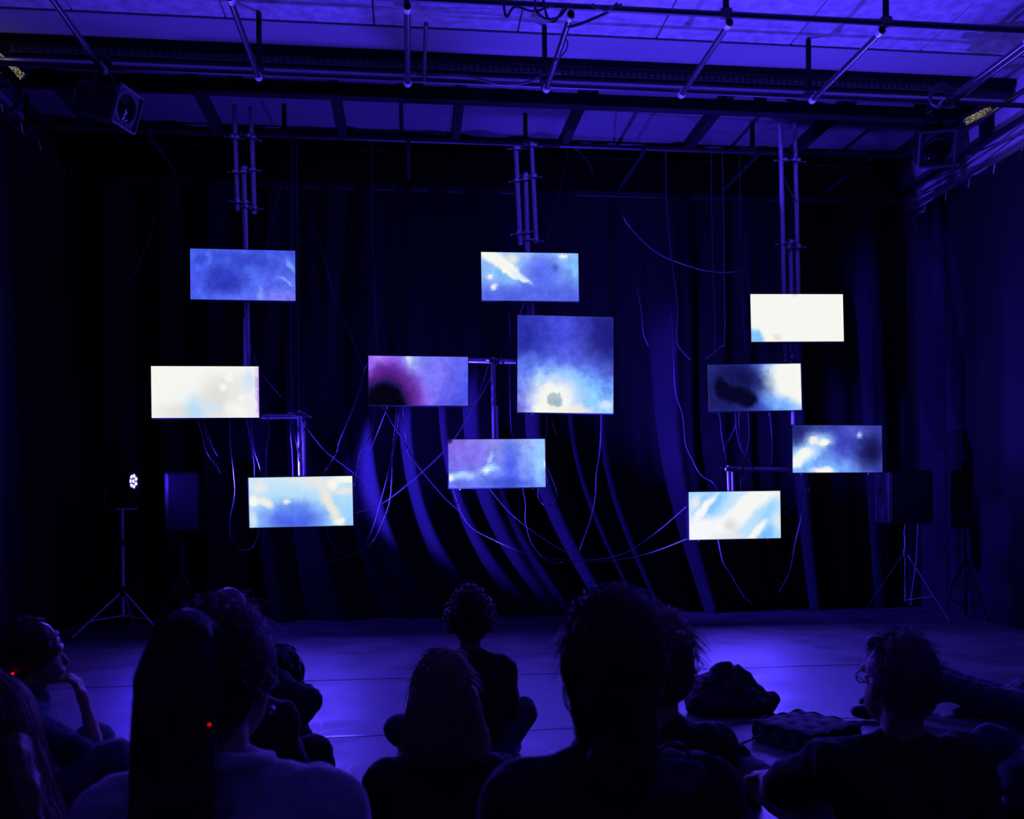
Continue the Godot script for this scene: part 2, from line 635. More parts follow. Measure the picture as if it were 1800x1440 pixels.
func build_grid() -> void:
	var g := thing("pipe_grid", "grey steel pipe lighting grid hung under the ceiling", "lighting rig")
	for z in [ZA, ZP, ZC, -5.35, -4.05]:
		var s := Soup.new()
		s.tube(PackedVector3Array([Vector3(-3.62 if z != ZC else -4.6, GY, z), Vector3(5.95, GY, z)]), 0.024, 14)
		part("pipe", s, M.pipe, g)
	var k := 0
	for x in [-2.52, -1.26, 0.0, 1.21, 2.43, 3.65, 4.89]:
		var s := Soup.new()
		s.tube(PackedVector3Array([Vector3(x, GY - 0.05, ZP + 0.05), Vector3(x, GY - 0.05, ZC - 0.02)]), 0.024, 14)
		part("cross_pipe", s, M.cross, g)
		k += 1
	var t2 := Soup.new()
	t2.tube(PackedVector3Array([Vector3(0.14, GY - 0.02, ZP + 0.05), Vector3(0.14, GY - 0.02, ZC - 0.3)]), 0.016, 12)
	part("cross_pipe", t2, M.cross, g)
	var t3 := Soup.new()
	t3.tube(PackedVector3Array([Vector3(4.96, GY - 0.05, ZP + 0.05), Vector3(4.96, GY - 0.05, ZC - 0.1)]), 0.018, 12)
	part("cross_pipe", t3, M.cross, g)
	# end pipes between the rows and tails that run back over the curtain
	for x in [-3.5, 5.6]:
		var s := Soup.new()
		s.tube(PackedVector3Array([Vector3(x, GY + 0.05, ZA - 0.1), Vector3(x, GY + 0.05, ZC)]), 0.024, 14)
		part("cross_pipe", s, M.pipe, g)
	for x in [-2.52, 0.0, 2.43, 3.65, 4.89]:
		var s := Soup.new()
		s.tube(PackedVector3Array([Vector3(x, GY - 0.05, ZA + 0.05), Vector3(x, GY - 0.05, -10.62)]), 0.021, 12)
		part("tail_pipe", s, M.pipe, g)
	# hangers up to the beams, each with a clamp on its pipe
	for h in [[ZP, 5.47, [[455, 36], [957, 58], [1421, 86]]], [ZA, 5.27, [[46, 130], [499, 148], [923, 166], [1322, 190], [1728, 205]]], [ZC, 5.47, [[1276, 0], [1557, 20]]]]:
		for q in h[2]:
			var p := at_z(q[0], q[1], h[0])
			var s := Soup.new()
			s.box(Vector3(p.x, (GY + h[1]) / 2 + 0.01, h[0]), Vector3(0.042, h[1] - GY, 0.03), Basis(), 0.004)
			part("hanger", s, M.joist, g)
			var c := Soup.new()
			c.box(Vector3(p.x, GY + 0.01, h[0]), Vector3(0.09, 0.075, 0.06), Basis(), 0.012)
			c.tube(PackedVector3Array([Vector3(p.x + 0.05, GY + 0.02, h[0]), Vector3(p.x + 0.085, GY + 0.02, h[0])]), 0.008, 8)
			part("clamp", c, M.pipe, g)
	for z in [ZP, ZC]:
		for x in [-2.52, -1.26, 0.0, 1.21, 2.43, 3.65, 4.89]:
			var c := Soup.new()
			c.lathe([Vector2(0, -0.03), Vector2(0.032, -0.03), Vector2(0.034, -0.02), Vector2(0.034, 0.02), Vector2(0.032, 0.03), Vector2(0, 0.03)], Vector3(x, GY - 0.045, z + (0.05 if z == ZP else -0.05)), Basis(Vector3.RIGHT, PI / 2), 14)
			part("clamp", c, M.steel, g)

# ---------------------------------------------------------------- curtains
func fold(u: float, y: float, seed_: float) -> float:
	var a := pleat.get_noise_2d(u * 2.2 + seed_, y * 0.08)
	var b := pleat.get_noise_2d(u * 4.1 + seed_ * 3.0, y * 0.14 + 40.0)
	return 0.17 * a + 0.055 * b + 0.02

# the cloth is drawn sideways at the foot in the middle of the stage
func curtain_z(x: float, y: float) -> float:
	var pull := exp(-pow((x - 1.4) / 2.3, 2.0))
	var low := clampf((2.3 - y) / 2.3, 0.0, 1.0)
	var s := x - 0.95 * pull * low * low
	var grow := lerpf(0.55, 1.0, clampf((4.78 - y) / 1.5, 0.0, 1.0))
	return -10.27 + fold(s, y, 0.0) * grow + 0.10 * pull * low * low

func build_curtains() -> void:
	var cb := Soup.new()
	var x0 := -3.75
	var x1 := 5.86
	var top := 4.78
	cb.sheet(620, 90, func(u, w):
		var x: float = lerpf(x0, x1, u)
		var y: float = top * w
		return Vector3(x, y + 0.012, curtain_z(x, y)))
	var o := part("stage_curtain", cb, M.curtain)
	tag(o, "tall black pleated curtain across the back of the stage", "curtain")
	var hem := Soup.new()
	hem.box(Vector3((x0 + x1) / 2, top + 0.03, -10.27), Vector3(x1 - x0, 0.06, 0.03), Basis(), 0.004)
	part("heading_band", hem, M.black, o)
	var bd := Soup.new()
	bd.sheet(160, 4, func(u, w): return Vector3(lerpf(-3.9, 5.98, u), lerpf(4.62, 5.36, w), -10.66 + 0.03 * nz.get_noise_2d(u * 60.0, w)))
	tag(part("border_cloth", bd, M.border), "flat black border cloth hung above the stage curtain", "cloth")
	# side curtains on their rails
	for side in [-1, 1]:
		var s := Soup.new()
		var xx := -3.66 if side < 0 else 5.93
		var tp := 4.86 if side < 0 else 4.62
		s.sheet(420, 50, func(u, w):
			var z: float = lerpf(-10.15, -0.5, u) if side < 0 else lerpf(-0.5, -10.15, u)
			var y: float = tp * w
			return Vector3(xx + side * 0.3 * fold(z, y, 20.0 + side * 9.0), y + 0.012, z))
		var c := part("side_curtain", s, M.curtain)
		tag(c, "black pleated side curtain under the rail with cables on top" if side > 0 else "black pleated side curtain beside the light stand", "curtain")
		var r := thing("curtain_rail", "steel curtain rail on top of side curtain with trailing wires" if side > 0 else "steel curtain rail with bright cut end above light stand", "rail")
		var t := Soup.new()
		t.tube(PackedVector3Array([Vector3(xx, tp + 0.04, -10.55), Vector3(xx, tp + 0.04, -0.5)]), 0.022, 12)
		part("rail_tube", t, M.pipe, r)
		var e := Soup.new()
		e.tube(PackedVector3Array([Vector3(xx, tp + 0.04, -10.64), Vector3(xx, tp + 0.04, -10.55)]), 0.027, 12)
		part("end_cap", e, M.pale_steel, r)
		for i in 18:
			var q := Soup.new()
			q.tube(PackedVector3Array([Vector3(xx - side * 0.03, tp + 0.04, -10.3 + i * 0.42), Vector3(xx - side * 0.045, tp - 0.05, -10.3 + i * 0.42)]), 0.007, 8)
			part("glider", q, M.steel, r)
	# pelmet pipe at the right where wall light shows between pipe and rail
	var pp := thing("wall_pipe", "long dark pipe running along the lit side wall above the rail", "pipe")
	var ps := Soup.new()
	ps.tube(PackedVector3Array([Vector3(5.99, 5.0, -10.6), Vector3(5.99, 5.0, -1.0)]), 0.034, 14)
	part("pipe_body", ps, M.pipe, pp)
	var mk := Soup.new()
	mk.box(Vector3(5.99, 5.25, -8.9), Vector3(0.09, 0.44, 0.10), Basis(), 0.008)
	part("bracket", mk, M.joist, pp)
	for i in 3:
		var w := Soup.new()
		var pts := []
		for k in 12:
			pts.append(Vector3(5.88 + 0.02 * i, 4.76 + 0.02 * i + 0.05 * sin(k * 1.1 + i * 2.0), -10.2 + k * 0.42))
		w.tube(spline(pts, 4), 0.007, 6)
		var wo := part("rail_wire", w, M.cable)
		tag(wo, ["lowest thin black wire looping along the side curtain rail", "middle thin black wire looping along the side curtain rail", "topmost thin black wire looping along the side curtain rail"][i], "wire", "wires along the curtain rail")

# ---------------------------------------------------------------- LED panels
# pictures: base tint at the four corners, then soft marks [u, v, half width, half height, turn in degrees, softness, colour]
func picture(w: int, h: int, corners: Array, marks: Array, grain: float, seed_: int) -> ImageTexture:
	var im := Image.create(w, h, false, Image.FORMAT_RGB8)
	var n := FastNoiseLite.new()
	n.seed = seed_
	n.frequency = 0.022
	n.fractal_octaves = 5
	n.fractal_gain = 0.6
	var asp := float(w) / h
	for y in h:
		for x in w:
			# the film's coarse blocks show in the darker parts
			var bx := lerpf(x, floorf(x / 6.0) * 6.0 + 3.0, 0.6)
			var by := lerpf(y, floorf(y / 6.0) * 6.0 + 3.0, 0.6)
			var u := (bx + 0.5) / w
			var v := (by + 0.5) / h
			var wx := n.get_noise_2d(bx, by) * 0.034
			var wy := n.get_noise_2d(bx + 500, by + 90) * 0.06
			var c: Color = (corners[0] as Color).lerp(corners[1], u).lerp((corners[2] as Color).lerp(corners[3], u), v)
			for m in marks:
				var d := Vector2((u + wx - m[0]) * asp, v + wy - m[1]).rotated(-deg_to_rad(m[4]))
				var l := Vector2(d.x / m[2], d.y / m[3]).length()
				var a := 1.0 - smoothstep(1.0 - m[5], 1.0 + m[5] * 0.7, l)
				if a > 0.0:
					var k: Color = m[6]
					c = c.lerp(Color(k.r, k.g, k.b), a * k.a)
			var gr := grain * (n.get_noise_2d(bx * 1.1 + 70, by * 1.1) * 1.5 + 0.5 * n.get_noise_2d(bx * 6.0, by * 6.0))
			var lum := c.get_luminance()
			gr *= 1.0 - smoothstep(0.6, 0.95, lum)
			c = Color(c.r * (1.0 + gr), c.g * (1.0 + gr), c.b * (1.0 + gr * 0.6))
			im.set_pixel(x, y, c.clamp(Color(0, 0, 0), Color(1, 1, 1)))
	return ImageTexture.create_from_image(im)

func panel(label: String, tl: Vector2, tr: Vector2, bl: Vector2, br: Vector2, tex: ImageTexture, energy: float, light: Color) -> void:
	var z := -9.05
	var a := at_z(tl.x, tl.y, z)
	var b := at_z(tr.x, tr.y, z)
	var c := at_z(bl.x, bl.y, z)
	var d := at_z(br.x, br.y, z)
	var ctr := (a + b + c + d) / 4.0
	var ex := ((b - a) + (d - c)).normalized()
	var w := ((b - a).length() + (d - c).length()) / 2.0
	var h := ((a - c).length() + (b - d).length()) / 2.0
	var bs := Basis(ex, Vector3(0, 0, 1).cross(ex).normalized(), Vector3(0, 0, 1))
	var o := thing("led_screen", label, "screen")
	o.transform = Transform3D(bs, ctr)
	var s := Soup.new()
	s.box(Vector3(0, 0, -0.038), Vector3(w + 0.016, h + 0.016, 0.07), Basis(), 0.004)
	part("housing", s, M.bezel, o)
	var bk := Soup.new()
	bk.box(Vector3(0, 0, -0.085), Vector3(w * 0.34, h * 0.4, 0.026), Basis(), 0.004)
	part("rear_box", bk, M.fixture, o)
	var rl := Soup.new()
	rl.box(Vector3(0, 0, -0.106), Vector3(w * 0.94, 0.05, 0.022), Basis(), 0.004)
	part("mount_rail", rl, M.fixture, o)
	for sx in [-1, 1]:
		var lt := Soup.new()
		lt.tube(PackedVector3Array([Vector3(sx * w * 0.38, -h * 0.5 - 0.004, -0.05), Vector3(sx * w * 0.38, -h * 0.5 - 0.022, -0.05)]), 0.012, 10)
		part("latch", lt, M.chrome, o)
	var q := QuadMesh.new()
	q.size = Vector2(w, h)
	var m := StandardMaterial3D.new()
	m.albedo_color = Color(0.02, 0.02, 0.02)
	m.roughness = 0.6
	m.emission_enabled = true
	m.emission_texture = tex
	m.emission = Color.WHITE
	m.emission_operator = BaseMaterial3D.EMISSION_OP_MULTIPLY
	m.emission_energy_multiplier = 1.0
	var f := part("display", q, m, o)
	f.position = Vector3(0, 0, -0.0005)
	var l := AreaLight3D.new()
	l.name = "screen_light"
	l.area_size = Vector2(w, h)
	l.light_color = light
	l.light_energy = energy
	l.area_range = 30.0
	l.area_attenuation = 2.0
	l.shadow_enabled = true
	o.add_child(l)
	l.position = Vector3(0, 0, 0.006)
	l.rotation.y = PI

func build_panels() -> void:
	var W := Color(0.965, 0.97, 0.945)
	var blue := Color(0.28, 0.17, 1.0)
	var vio := Color(0.33, 0.17, 1.0)
	var K := 1.45
	panel("wide LED screen of even dim blue cloud, dark blot in middle", Vector2(334, 437), Vector2(519, 441), Vector2(335, 526), Vector2(519, 529),
		picture(256, 128, [Color(0.26, 0.36, 0.92), Color(0.26, 0.34, 0.88), Color(0.28, 0.37, 0.94), Color(0.40, 0.46, 0.96)], [
			[0.32, 0.60, 0.40, 0.30, 0, 0.7, Color(0.17, 0.22, 0.72, 0.95)], [0.58, 0.24, 0.5, 0.16, 10, 0.8, Color(0.19, 0.25, 0.76, 0.7)], [0.10, 0.22, 0.10, 0.10, 0, 0.8, Color(0.2, 0.26, 0.76, 0.6)],
			[0.66, 0.88, 0.07, 0.16, 0, 0.8, Color(0.45, 0.6, 1, 0.9)], [0.93, 0.62, 0.19, 0.035, 27, 0.8, Color(0.5, 0.68, 1, 0.9)], [0.97, 0.34, 0.05, 0.2, -30, 0.9, Color(0.46, 0.66, 1, 0.9)], [0.84, 0.9, 0.3, 0.12, 0, 0.9, Color(0.48, 0.48, 0.97, 0.8)], [0.18, 0.14, 0.05, 0.15, 0, 0.8, Color(0.34, 0.47, 1, 0.7)], [0.62, 0.45, 0.2, 0.12, 20, 0.9, Color(0.3, 0.42, 0.95, 0.7)]], 0.16, 1), 0.5 * K, blue)
	panel("wide LED screen of white glare with pale grey smears, arm beside it", Vector2(265, 643.5), Vector2(454, 644.5), Vector2(267, 735), Vector2(456, 734),
		picture(256, 128, [W, W, W, Color(0.93, 0.92, 0.95)], [
			[0.62, 0.58, 0.42, 0.34, -60, 0.9, Color(0.88, 0.87, 0.85, 0.95)], [0.30, 0.92, 0.50, 0.20, 0, 0.9, Color(0.88, 0.88, 0.87, 0.9)], [0.40, 0.88, 0.20, 0.30, 0, 0.8, Color(0.72, 0.87, 0.97, 0.95)], [0.80, 0.40, 0.16, 0.30, 30, 0.9, Color(0.91, 0.91, 0.90, 0.9)], [0.72, 0.20, 0.10, 0.10, 0, 0.6, W], [0.84, 0.62, 0.09, 0.07, 50, 0.6, W], [0.66, 0.42, 0.07, 0.08, 20, 0.6, W], [0.92, 0.28, 0.12, 0.22, 10, 0.9, Color(0.82, 0.88, 0.98, 0.9)], [0.56, 0.80, 0.20, 0.14, 0, 0.9, Color(0.82, 0.89, 0.95, 0.8)], [0.80, 0.86, 0.22, 0.12, 30, 0.7, W], [1.0, 0.55, 0.05, 0.5, 0, 0.9, Color(0.70, 0.50, 0.98, 0.9)]], 0.02, 2), 5.2 * K, vio)
	panel("wide LED screen of pale cyan with cream blots, hung below the short side arm", Vector2(436.5, 840), Vector2(619, 837), Vector2(439, 928), Vector2(621, 923.5),
		picture(256, 128, [Color(0.82, 0.91, 0.97), Color(0.78, 0.90, 0.98), Color(0.58, 0.82, 1), Color(0.58, 0.82, 1)], [
			[0.42, 0.88, 0.62, 0.36, 0, 0.8, Color(0.28, 0.38, 0.92, 0.95)], [0.42, 0.64, 0.26, 0.18, 0, 0.9, Color(0.38, 0.55, 0.96, 0.85)], [0.04, 0.46, 0.13, 0.11, 0, 0.5, W], [0.15, 0.50, 0.16, 0.08, 25, 0.6, Color(0.96, 0.94, 0.90, 1)], [0.10, 0.20, 0.16, 0.14, 0, 0.9, Color(0.93, 0.93, 0.91, 0.9)], [0.36, 0.49, 0.07, 0.055, 0, 0.8, Color(0.94, 0.93, 0.90, 1)], [0.78, 0.58, 0.78, 0.10, 67, 0.8, Color(0.93, 0.91, 0.87, 1)], [0.62, 0.10, 0.5, 0.16, 12, 0.9, Color(0.90, 0.92, 0.91, 0.9)], [0.81, 0.17, 0.13, 0.11, 0, 0.45, W], [0.94, 0.06, 0.2, 0.10, 0, 0.45, W], [0.93, 0.30, 0.24, 0.08, -5, 0.8, Color(0.93, 0.91, 0.88, 0.9)], [0.86, 0.92, 0.10, 0.07, 0, 0.7, W], [0.03, 0.85, 0.08, 0.2, 0, 0.9, Color(0.9, 0.92, 0.93, 0.8)]], 0.08, 3), 3.3 * K, blue)
	panel("wide LED screen with white diagonal wedge of light on blue cloud", Vector2(845.5, 443), Vector2(1016.5, 445.5), Vector2(847, 528), Vector2(1017.5, 529.5),
		picture(256, 128, [Color(0.75, 0.86, 0.98), Color(0.55, 0.76, 1), Color(0.32, 0.42, 0.95), Color(0.30, 0.38, 0.90)], [
			[0.22, 0.42, 0.5, 0.30, 10, 0.9, Color(0.52, 0.76, 1, 0.9)], [0.62, 0.42, 0.36, 0.42, 0, 0.8, Color(0.34, 0.42, 0.94, 0.95)], [0.5, 0.88, 1.1, 0.2, 0, 0.8, Color(0.33, 0.40, 0.90, 0.9)], [0.12, 0.10, 0.5, 0.14, 27, 0.5, W], [0.26, 0.32, 0.42, 0.12, 33, 0.35, W], [0.40, 0.50, 0.28, 0.05, 36, 0.5, Color(0.88, 0.94, 1, 1)], [0.09, 0.50, 0.06, 0.07, 0, 0.6, Color(0.97, 0.93, 0.9, 1)], [0.13, 0.72, 0.08, 0.06, 0, 0.7, Color(0.92, 0.92, 0.97, 1)], [0.32, 0.12, 0.12, 0.1, 40, 0.7, Color(0.95, 0.92, 0.86, 0.9)], [0.85, 0.08, 0.08, 0.06, 0, 0.6, Color(0.92, 0.95, 1, 1)], [0.97, 0.32, 0.08, 0.3, 0, 0.8, Color(0.5, 0.78, 1, 0.8)], [0.76, 0.3, 0.06, 0.1, 0, 0.9, Color(0.24, 0.3, 0.78, 0.6)]], 0.10, 4), 1.3 * K, blue)
	panel("large square LED screen with a glowing white ring near its lower edge", Vector2(909, 554), Vector2(1077.5, 558), Vector2(910, 725), Vector2(1079, 727),
		picture(256, 256, [Color(0.20, 0.23, 0.74), Color(0.17, 0.17, 0.60), Color(0.42, 0.40, 0.93), Color(0.55, 0.75, 1)], [
			[0.46, 0.20, 0.26, 0.34, 0, 0.95, Color(0.29, 0.31, 0.88, 0.9)], [0.95, 0.26, 0.26, 0.34, 0, 0.95, Color(0.10, 0.10, 0.46, 0.95)], [0.10, 0.28, 0.24, 0.24, 0, 0.95, Color(0.14, 0.17, 0.62, 0.9)], [0.42, 0.68, 0.66, 0.30, 0, 0.95, Color(0.36, 0.42, 0.96, 0.9)], [0.58, 0.82, 0.60, 0.26, 18, 0.95, Color(0.44, 0.70, 1, 1)], [0.52, 0.72, 0.28, 0.16, 10, 0.95, Color(0.50, 0.78, 1, 0.9)], [0.82, 0.93, 0.44, 0.18, 25, 0.95, Color(0.52, 0.80, 1, 0.95)], [0.06, 0.92, 0.2, 0.24, 0, 0.95, Color(0.40, 0.36, 0.90, 0.9)],
			[0.39, 0.87, 0.34, 0.30, 0, 0.75, Color(0.72, 0.82, 0.98, 1)], [0.38, 0.86, 0.24, 0.22, 0, 0.55, Color(0.92, 0.93, 0.97, 1)], [0.38, 0.87, 0.18, 0.18, 0, 0.35, W], [0.24, 0.66, 0.07, 0.07, 0, 0.9, Color(0.72, 0.86, 1, 1)], [0.26, 0.99, 0.12, 0.10, 0, 0.5, W], [0.60, 0.98, 0.22, 0.06, 0, 0.9, Color(0.95, 0.93, 0.88, 0.9)], [0.92, 0.92, 0.08, 0.06, 0, 0.9, Color(0.88, 0.92, 1, 0.9)], [0.378, 0.878, 0.08, 0.085, 0, 0.2, Color(0.68, 0.76, 0.80, 1)]], 0.16, 5), 2.8 * K, blue)
	panel("wide LED screen with a magenta arc round a black disc", Vector2(647, 625), Vector2(822.5, 628), Vector2(648.5, 712.5), Vector2(823, 713),
		picture(256, 128, [Color(0.58, 0.36, 0.95), Color(0.34, 0.38, 0.93), Color(0.42, 0.22, 0.80), Color(0.30, 0.32, 0.92)], [
			[0.56, 0.36, 0.60, 0.75, 15, 0.95, Color(0.50, 0.50, 0.99, 0.9)], [0.42, 0.16, 0.20, 0.36, 10, 0.9, Color(0.64, 0.72, 1, 0.95)], [0.405, 0.06, 0.06, 0.16, 0, 0.8, Color(0.86, 0.93, 1, 0.95)], [0.52, 0.86, 0.30, 0.4, 0, 0.95, Color(0.56, 0.48, 1, 0.8)], [0.17, 1.0, 0.82, 0.98, 0, 0.35, Color(0.48, 0.26, 0.80, 0.95)], [0.17, 1.02, 0.70, 0.86, 0, 0.30, Color(0.33, 0.12, 0.52, 1)], [0.08, 0.04, 0.30, 0.14, 0, 0.95, Color(0.72, 0.50, 1, 0.9)], [0.01, 0.20, 0.10, 0.2, 0, 0.95, Color(0.64, 0.42, 1, 0.9)], [0.16, 1.02, 0.50, 0.56, 0, 0.30, Color(0.07, 0.06, 0.26, 1)], [0.16, 1.04, 0.42, 0.47, 0, 0.22, Color(0.012, 0.012, 0.03, 1)]], 0.12, 6), 0.9 * K, vio)
	panel("wide LED screen of violet haze with a cream streak across", Vector2(788, 773), Vector2(958, 771.5), Vector2(789.5, 858), Vector2(959, 856.5),
		picture(256, 128, [Color(0.50, 0.36, 0.86), Color(0.62, 0.78, 1), Color(0.42, 0.48, 0.95), Color(0.42, 0.56, 1)], [
			[0.22, 0.35, 0.42, 0.3, 0, 0.9, Color(0.52, 0.45, 0.95, 0.9)], [0.64, 0.55, 0.18, 0.6, 0, 0.9, Color(0.30, 0.38, 0.95, 0.9)], [0.6, 0.92, 0.5, 0.12, 0, 0.9, Color(0.25, 0.33, 0.85, 0.9)], [0.10, 0.76, 0.36, 0.09, -4, 0.7, Color(0.66, 0.82, 1, 1)], [0.40, 0.62, 0.20, 0.09, -15, 0.7, Color(0.66, 0.86, 1, 1)], [0.39, 0.63, 0.08, 0.05, 0, 0.6, W], [0.43, 0.36, 0.035, 0.14, 15, 0.8, Color(0.6, 0.8, 1, 0.9)], [0.95, 0.45, 0.14, 0.5, 0, 0.9, Color(0.6, 0.82, 1, 0.9)], [1.0, 0.52, 0.035, 0.1, 0, 0.6, W], [0.02, 0.78, 0.05, 0.06, 0, 0.6, Color(0.95, 0.93, 1, 1)], [0.02, 0.04, 0.06, 0.05, 0, 0.8, Color(0.06, 0.04, 0.14, 0.9)]], 0.12, 7), 1.6 * K, blue)
	panel("wide LED screen of blank white glare, blue patch in one corner", Vector2(1319, 517.5), Vector2(1482, 517), Vector2(1321, 600.5), Vector2(1483, 600.5),
		picture(256, 128, [W, W, W, W], [[0.02, 0.98, 0.24, 0.26, -30, 0.35, Color(0.52, 0.76, 1, 1)], [0.28, 0.92, 0.10, 0.08, 0, 0.6, Color(0.9, 0.88, 0.85, 0.9)], [0.2, 0.95, 0.07, 0.05, 0, 0.5, W], [0.47, 0.04, 0.07, 0.03, 0, 0.7, Color(0.9, 0.89, 0.86, 0.9)]], 0.01, 8), 5.6 * K, blue)
	panel("wide LED screen with a black blot, white along one end", Vector2(1244, 641.5), Vector2(1407.5, 639), Vector2(1246, 723.5), Vector2(1409.5, 721),
		picture(256, 128, [Color(0.20, 0.26, 0.60), Color(0.30, 0.4, 0.9), Color(0.16, 0.18, 0.48), Color(0.3, 0.45, 0.95)], [
			[0.26, 0.52, 0.85, 0.75, 0, 0.7, Color(0.08, 0.09, 0.32, 0.95)], [1.0, 0.30, 1.38, 1.05, 0, 0.7, Color(0.20, 0.24, 0.78, 0.95)], [1.0, 0.32, 1.08, 0.90, 0, 0.6, Color(0.38, 0.55, 1.0, 1)], [1.0, 0.30, 0.88, 0.76, 0, 0.45, Color(0.72, 0.87, 1.0, 1)], [1.0, 0.30, 0.74, 0.66, 0, 0.35, W], [0.97, 0.66, 0.34, 0.24, 20, 0.5, W], [0.78, 0.86, 0.36, 0.16, 15, 0.9, Color(0.45, 0.68, 1, 0.9)],
			[0.40, 0.30, 0.5, 0.30, 25, 0.9, Color(0.05, 0.05, 0.22, 0.9)], [0.14, 0.50, 0.14, 0.24, 0, 0.5, Color(0.012, 0.012, 0.05, 1)], [0.30, 0.66, 0.42, 0.20, 12, 0.5, Color(0.012, 0.012, 0.05, 1)], [0.42, 0.76, 0.20, 0.18, 0, 0.5, Color(0.012, 0.012, 0.06, 1)]], 0.12, 9), 1.5 * K, blue)
	panel("wide LED screen with bright cream blots on dusky blue", Vector2(1392.5, 748.5), Vector2(1550, 747.5), Vector2(1394, 830.5), Vector2(1551, 831),
		picture(256, 128, [Color(0.15, 0.17, 0.50), Color(0.25, 0.26, 0.70), Color(0.55, 0.78, 1), Color(0.30, 0.36, 0.88)], [
			[0.10, 0.72, 0.75, 0.50, -25, 0.9, Color(0.50, 0.74, 1, 0.95)], [0.46, 0.92, 0.62, 0.30, 0, 0.9, Color(0.46, 0.66, 1, 0.9)], [0.88, 0.55, 0.40, 0.42, 0, 0.9, Color(0.07, 0.07, 0.28, 0.95)], [0.05, 0.14, 0.35, 0.3, 0, 0.9, Color(0.12, 0.13, 0.42, 0.9)], [0.56, 0.30, 0.4, 0.4, 0, 0.9, Color(0.22, 0.25, 0.74, 0.8)], [0.70, 0.12, 0.3, 0.14, 10, 0.9, Color(0.40, 0.42, 0.86, 0.6)],
			[0.14, 0.60, 0.34, 0.20, -30, 0.7, Color(0.78, 0.90, 1, 1)], [0.13, 0.60, 0.24, 0.12, -32, 0.35, W], [0.04, 0.78, 0.16, 0.14, -35, 0.45, W], [0.30, 0.34, 0.32, 0.17, -4, 0.8, Color(0.70, 0.84, 1, 0.95)], [0.35, 0.36, 0.15, 0.10, -6, 0.4, W], [0.23, 0.32, 0.11, 0.08, 0, 0.45, Color(0.95, 0.93, 0.93, 1)], [0.34, 0.97, 0.28, 0.09, 0, 0.5, W], [0.76, 0.22, 0.07, 0.07, 0, 0.9, Color(0.70, 0.80, 1, 1)]], 0.14, 10), 1.0 * K, blue)
	panel("wide LED screen with broad white diagonal bands on light blue", Vector2(1210.5, 865.5), Vector2(1371, 863), Vector2(1212, 949), Vector2(1373, 946),
		picture(256, 128, [Color(0.62, 0.84, 0.99), Color(0.90, 0.94, 0.96), Color(0.94, 0.95, 0.94), Color(0.60, 0.83, 1)], [
			[0.24, 0.26, 0.42, 0.20, -45, 0.7, Color(0.48, 0.75, 0.99, 1)], [0.07, 0.22, 0.14, 0.14, 20, 0.8, Color(0.92, 0.92, 0.90, 0.9)], [0.17, 0.34, 0.46, 0.09, -48, 0.6, W], [0.58, 0.42, 0.85, 0.22, -47, 0.4, W], [0.78, 0.14, 0.34, 0.18, -20, 0.5, W], [0.90, 0.46, 0.30, 0.22, -50, 0.8, Color(0.58, 0.82, 1, 1)], [0.86, 0.90, 0.26, 0.16, -30, 0.8, Color(0.48, 0.76, 0.99, 1)], [0.14, 0.80, 0.36, 0.30, -20, 0.5, W], [0.74, 0.84, 0.34, 0.09, -46, 0.6, W], [0.34, 0.72, 0.34, 0.16, -45, 0.7, W], [0.46, 0.72, 0.16, 0.14, 0, 0.9, Color(0.86, 0.86, 0.83, 0.9)], [0.42, 0.93, 0.34, 0.07, 0, 0.9, Color(0.92, 0.91, 0.88, 0.9)], [0.97, 0.62, 0.14, 0.3, 0, 0.9, Color(0.88, 0.92, 0.94, 0.8)]], 0.06, 11), 4.6 * K, blue)

# ---------------------------------------------------------------- poles that carry the panels
func rod(o: Node3D, called: String, a: Vector2, b: Vector2, z: float, r := 0.0245, m: Material = M.steel) -> void:
	var s := Soup.new()
	s.tube(PackedVector3Array([at_z(a.x, a.y, z), at_z(b.x, b.y, z)]), r, 14)
	part(called, s, m, o)

func pole_clamp(o: Node3D, a: Vector2, b: Vector2, z: float) -> void:
	var p := at_z(a.x, a.y, z)
	var q := at_z(b.x, b.y, z)
	var s := Soup.new()
	for e in [p, q]:
		s.lathe([Vector2(0.026, -0.022), Vector2(0.036, -0.022), Vector2(0.038, -0.014), Vector2(0.038, 0.014), Vector2(0.036, 0.022), Vector2(0.026, 0.022)], e, Basis(), 14)
	var d := (q - p).normalized()
	s.tube(PackedVector3Array([p + d * 0.03, q - d * 0.03]), 0.014, 10)
	s.tube(PackedVector3Array([p - d * 0.03, p - d * 0.075]), 0.009, 8)
	s.tube(PackedVector3Array([q + d * 0.03, q + d * 0.075]), 0.009, 8)
	s.ball(p - d * 0.075, Vector3.ONE * 0.013, Basis(), 8)
	s.ball(q + d * 0.075, Vector3.ONE * 0.013, Basis(), 8)
	part("clamp", s, M.chrome, o)

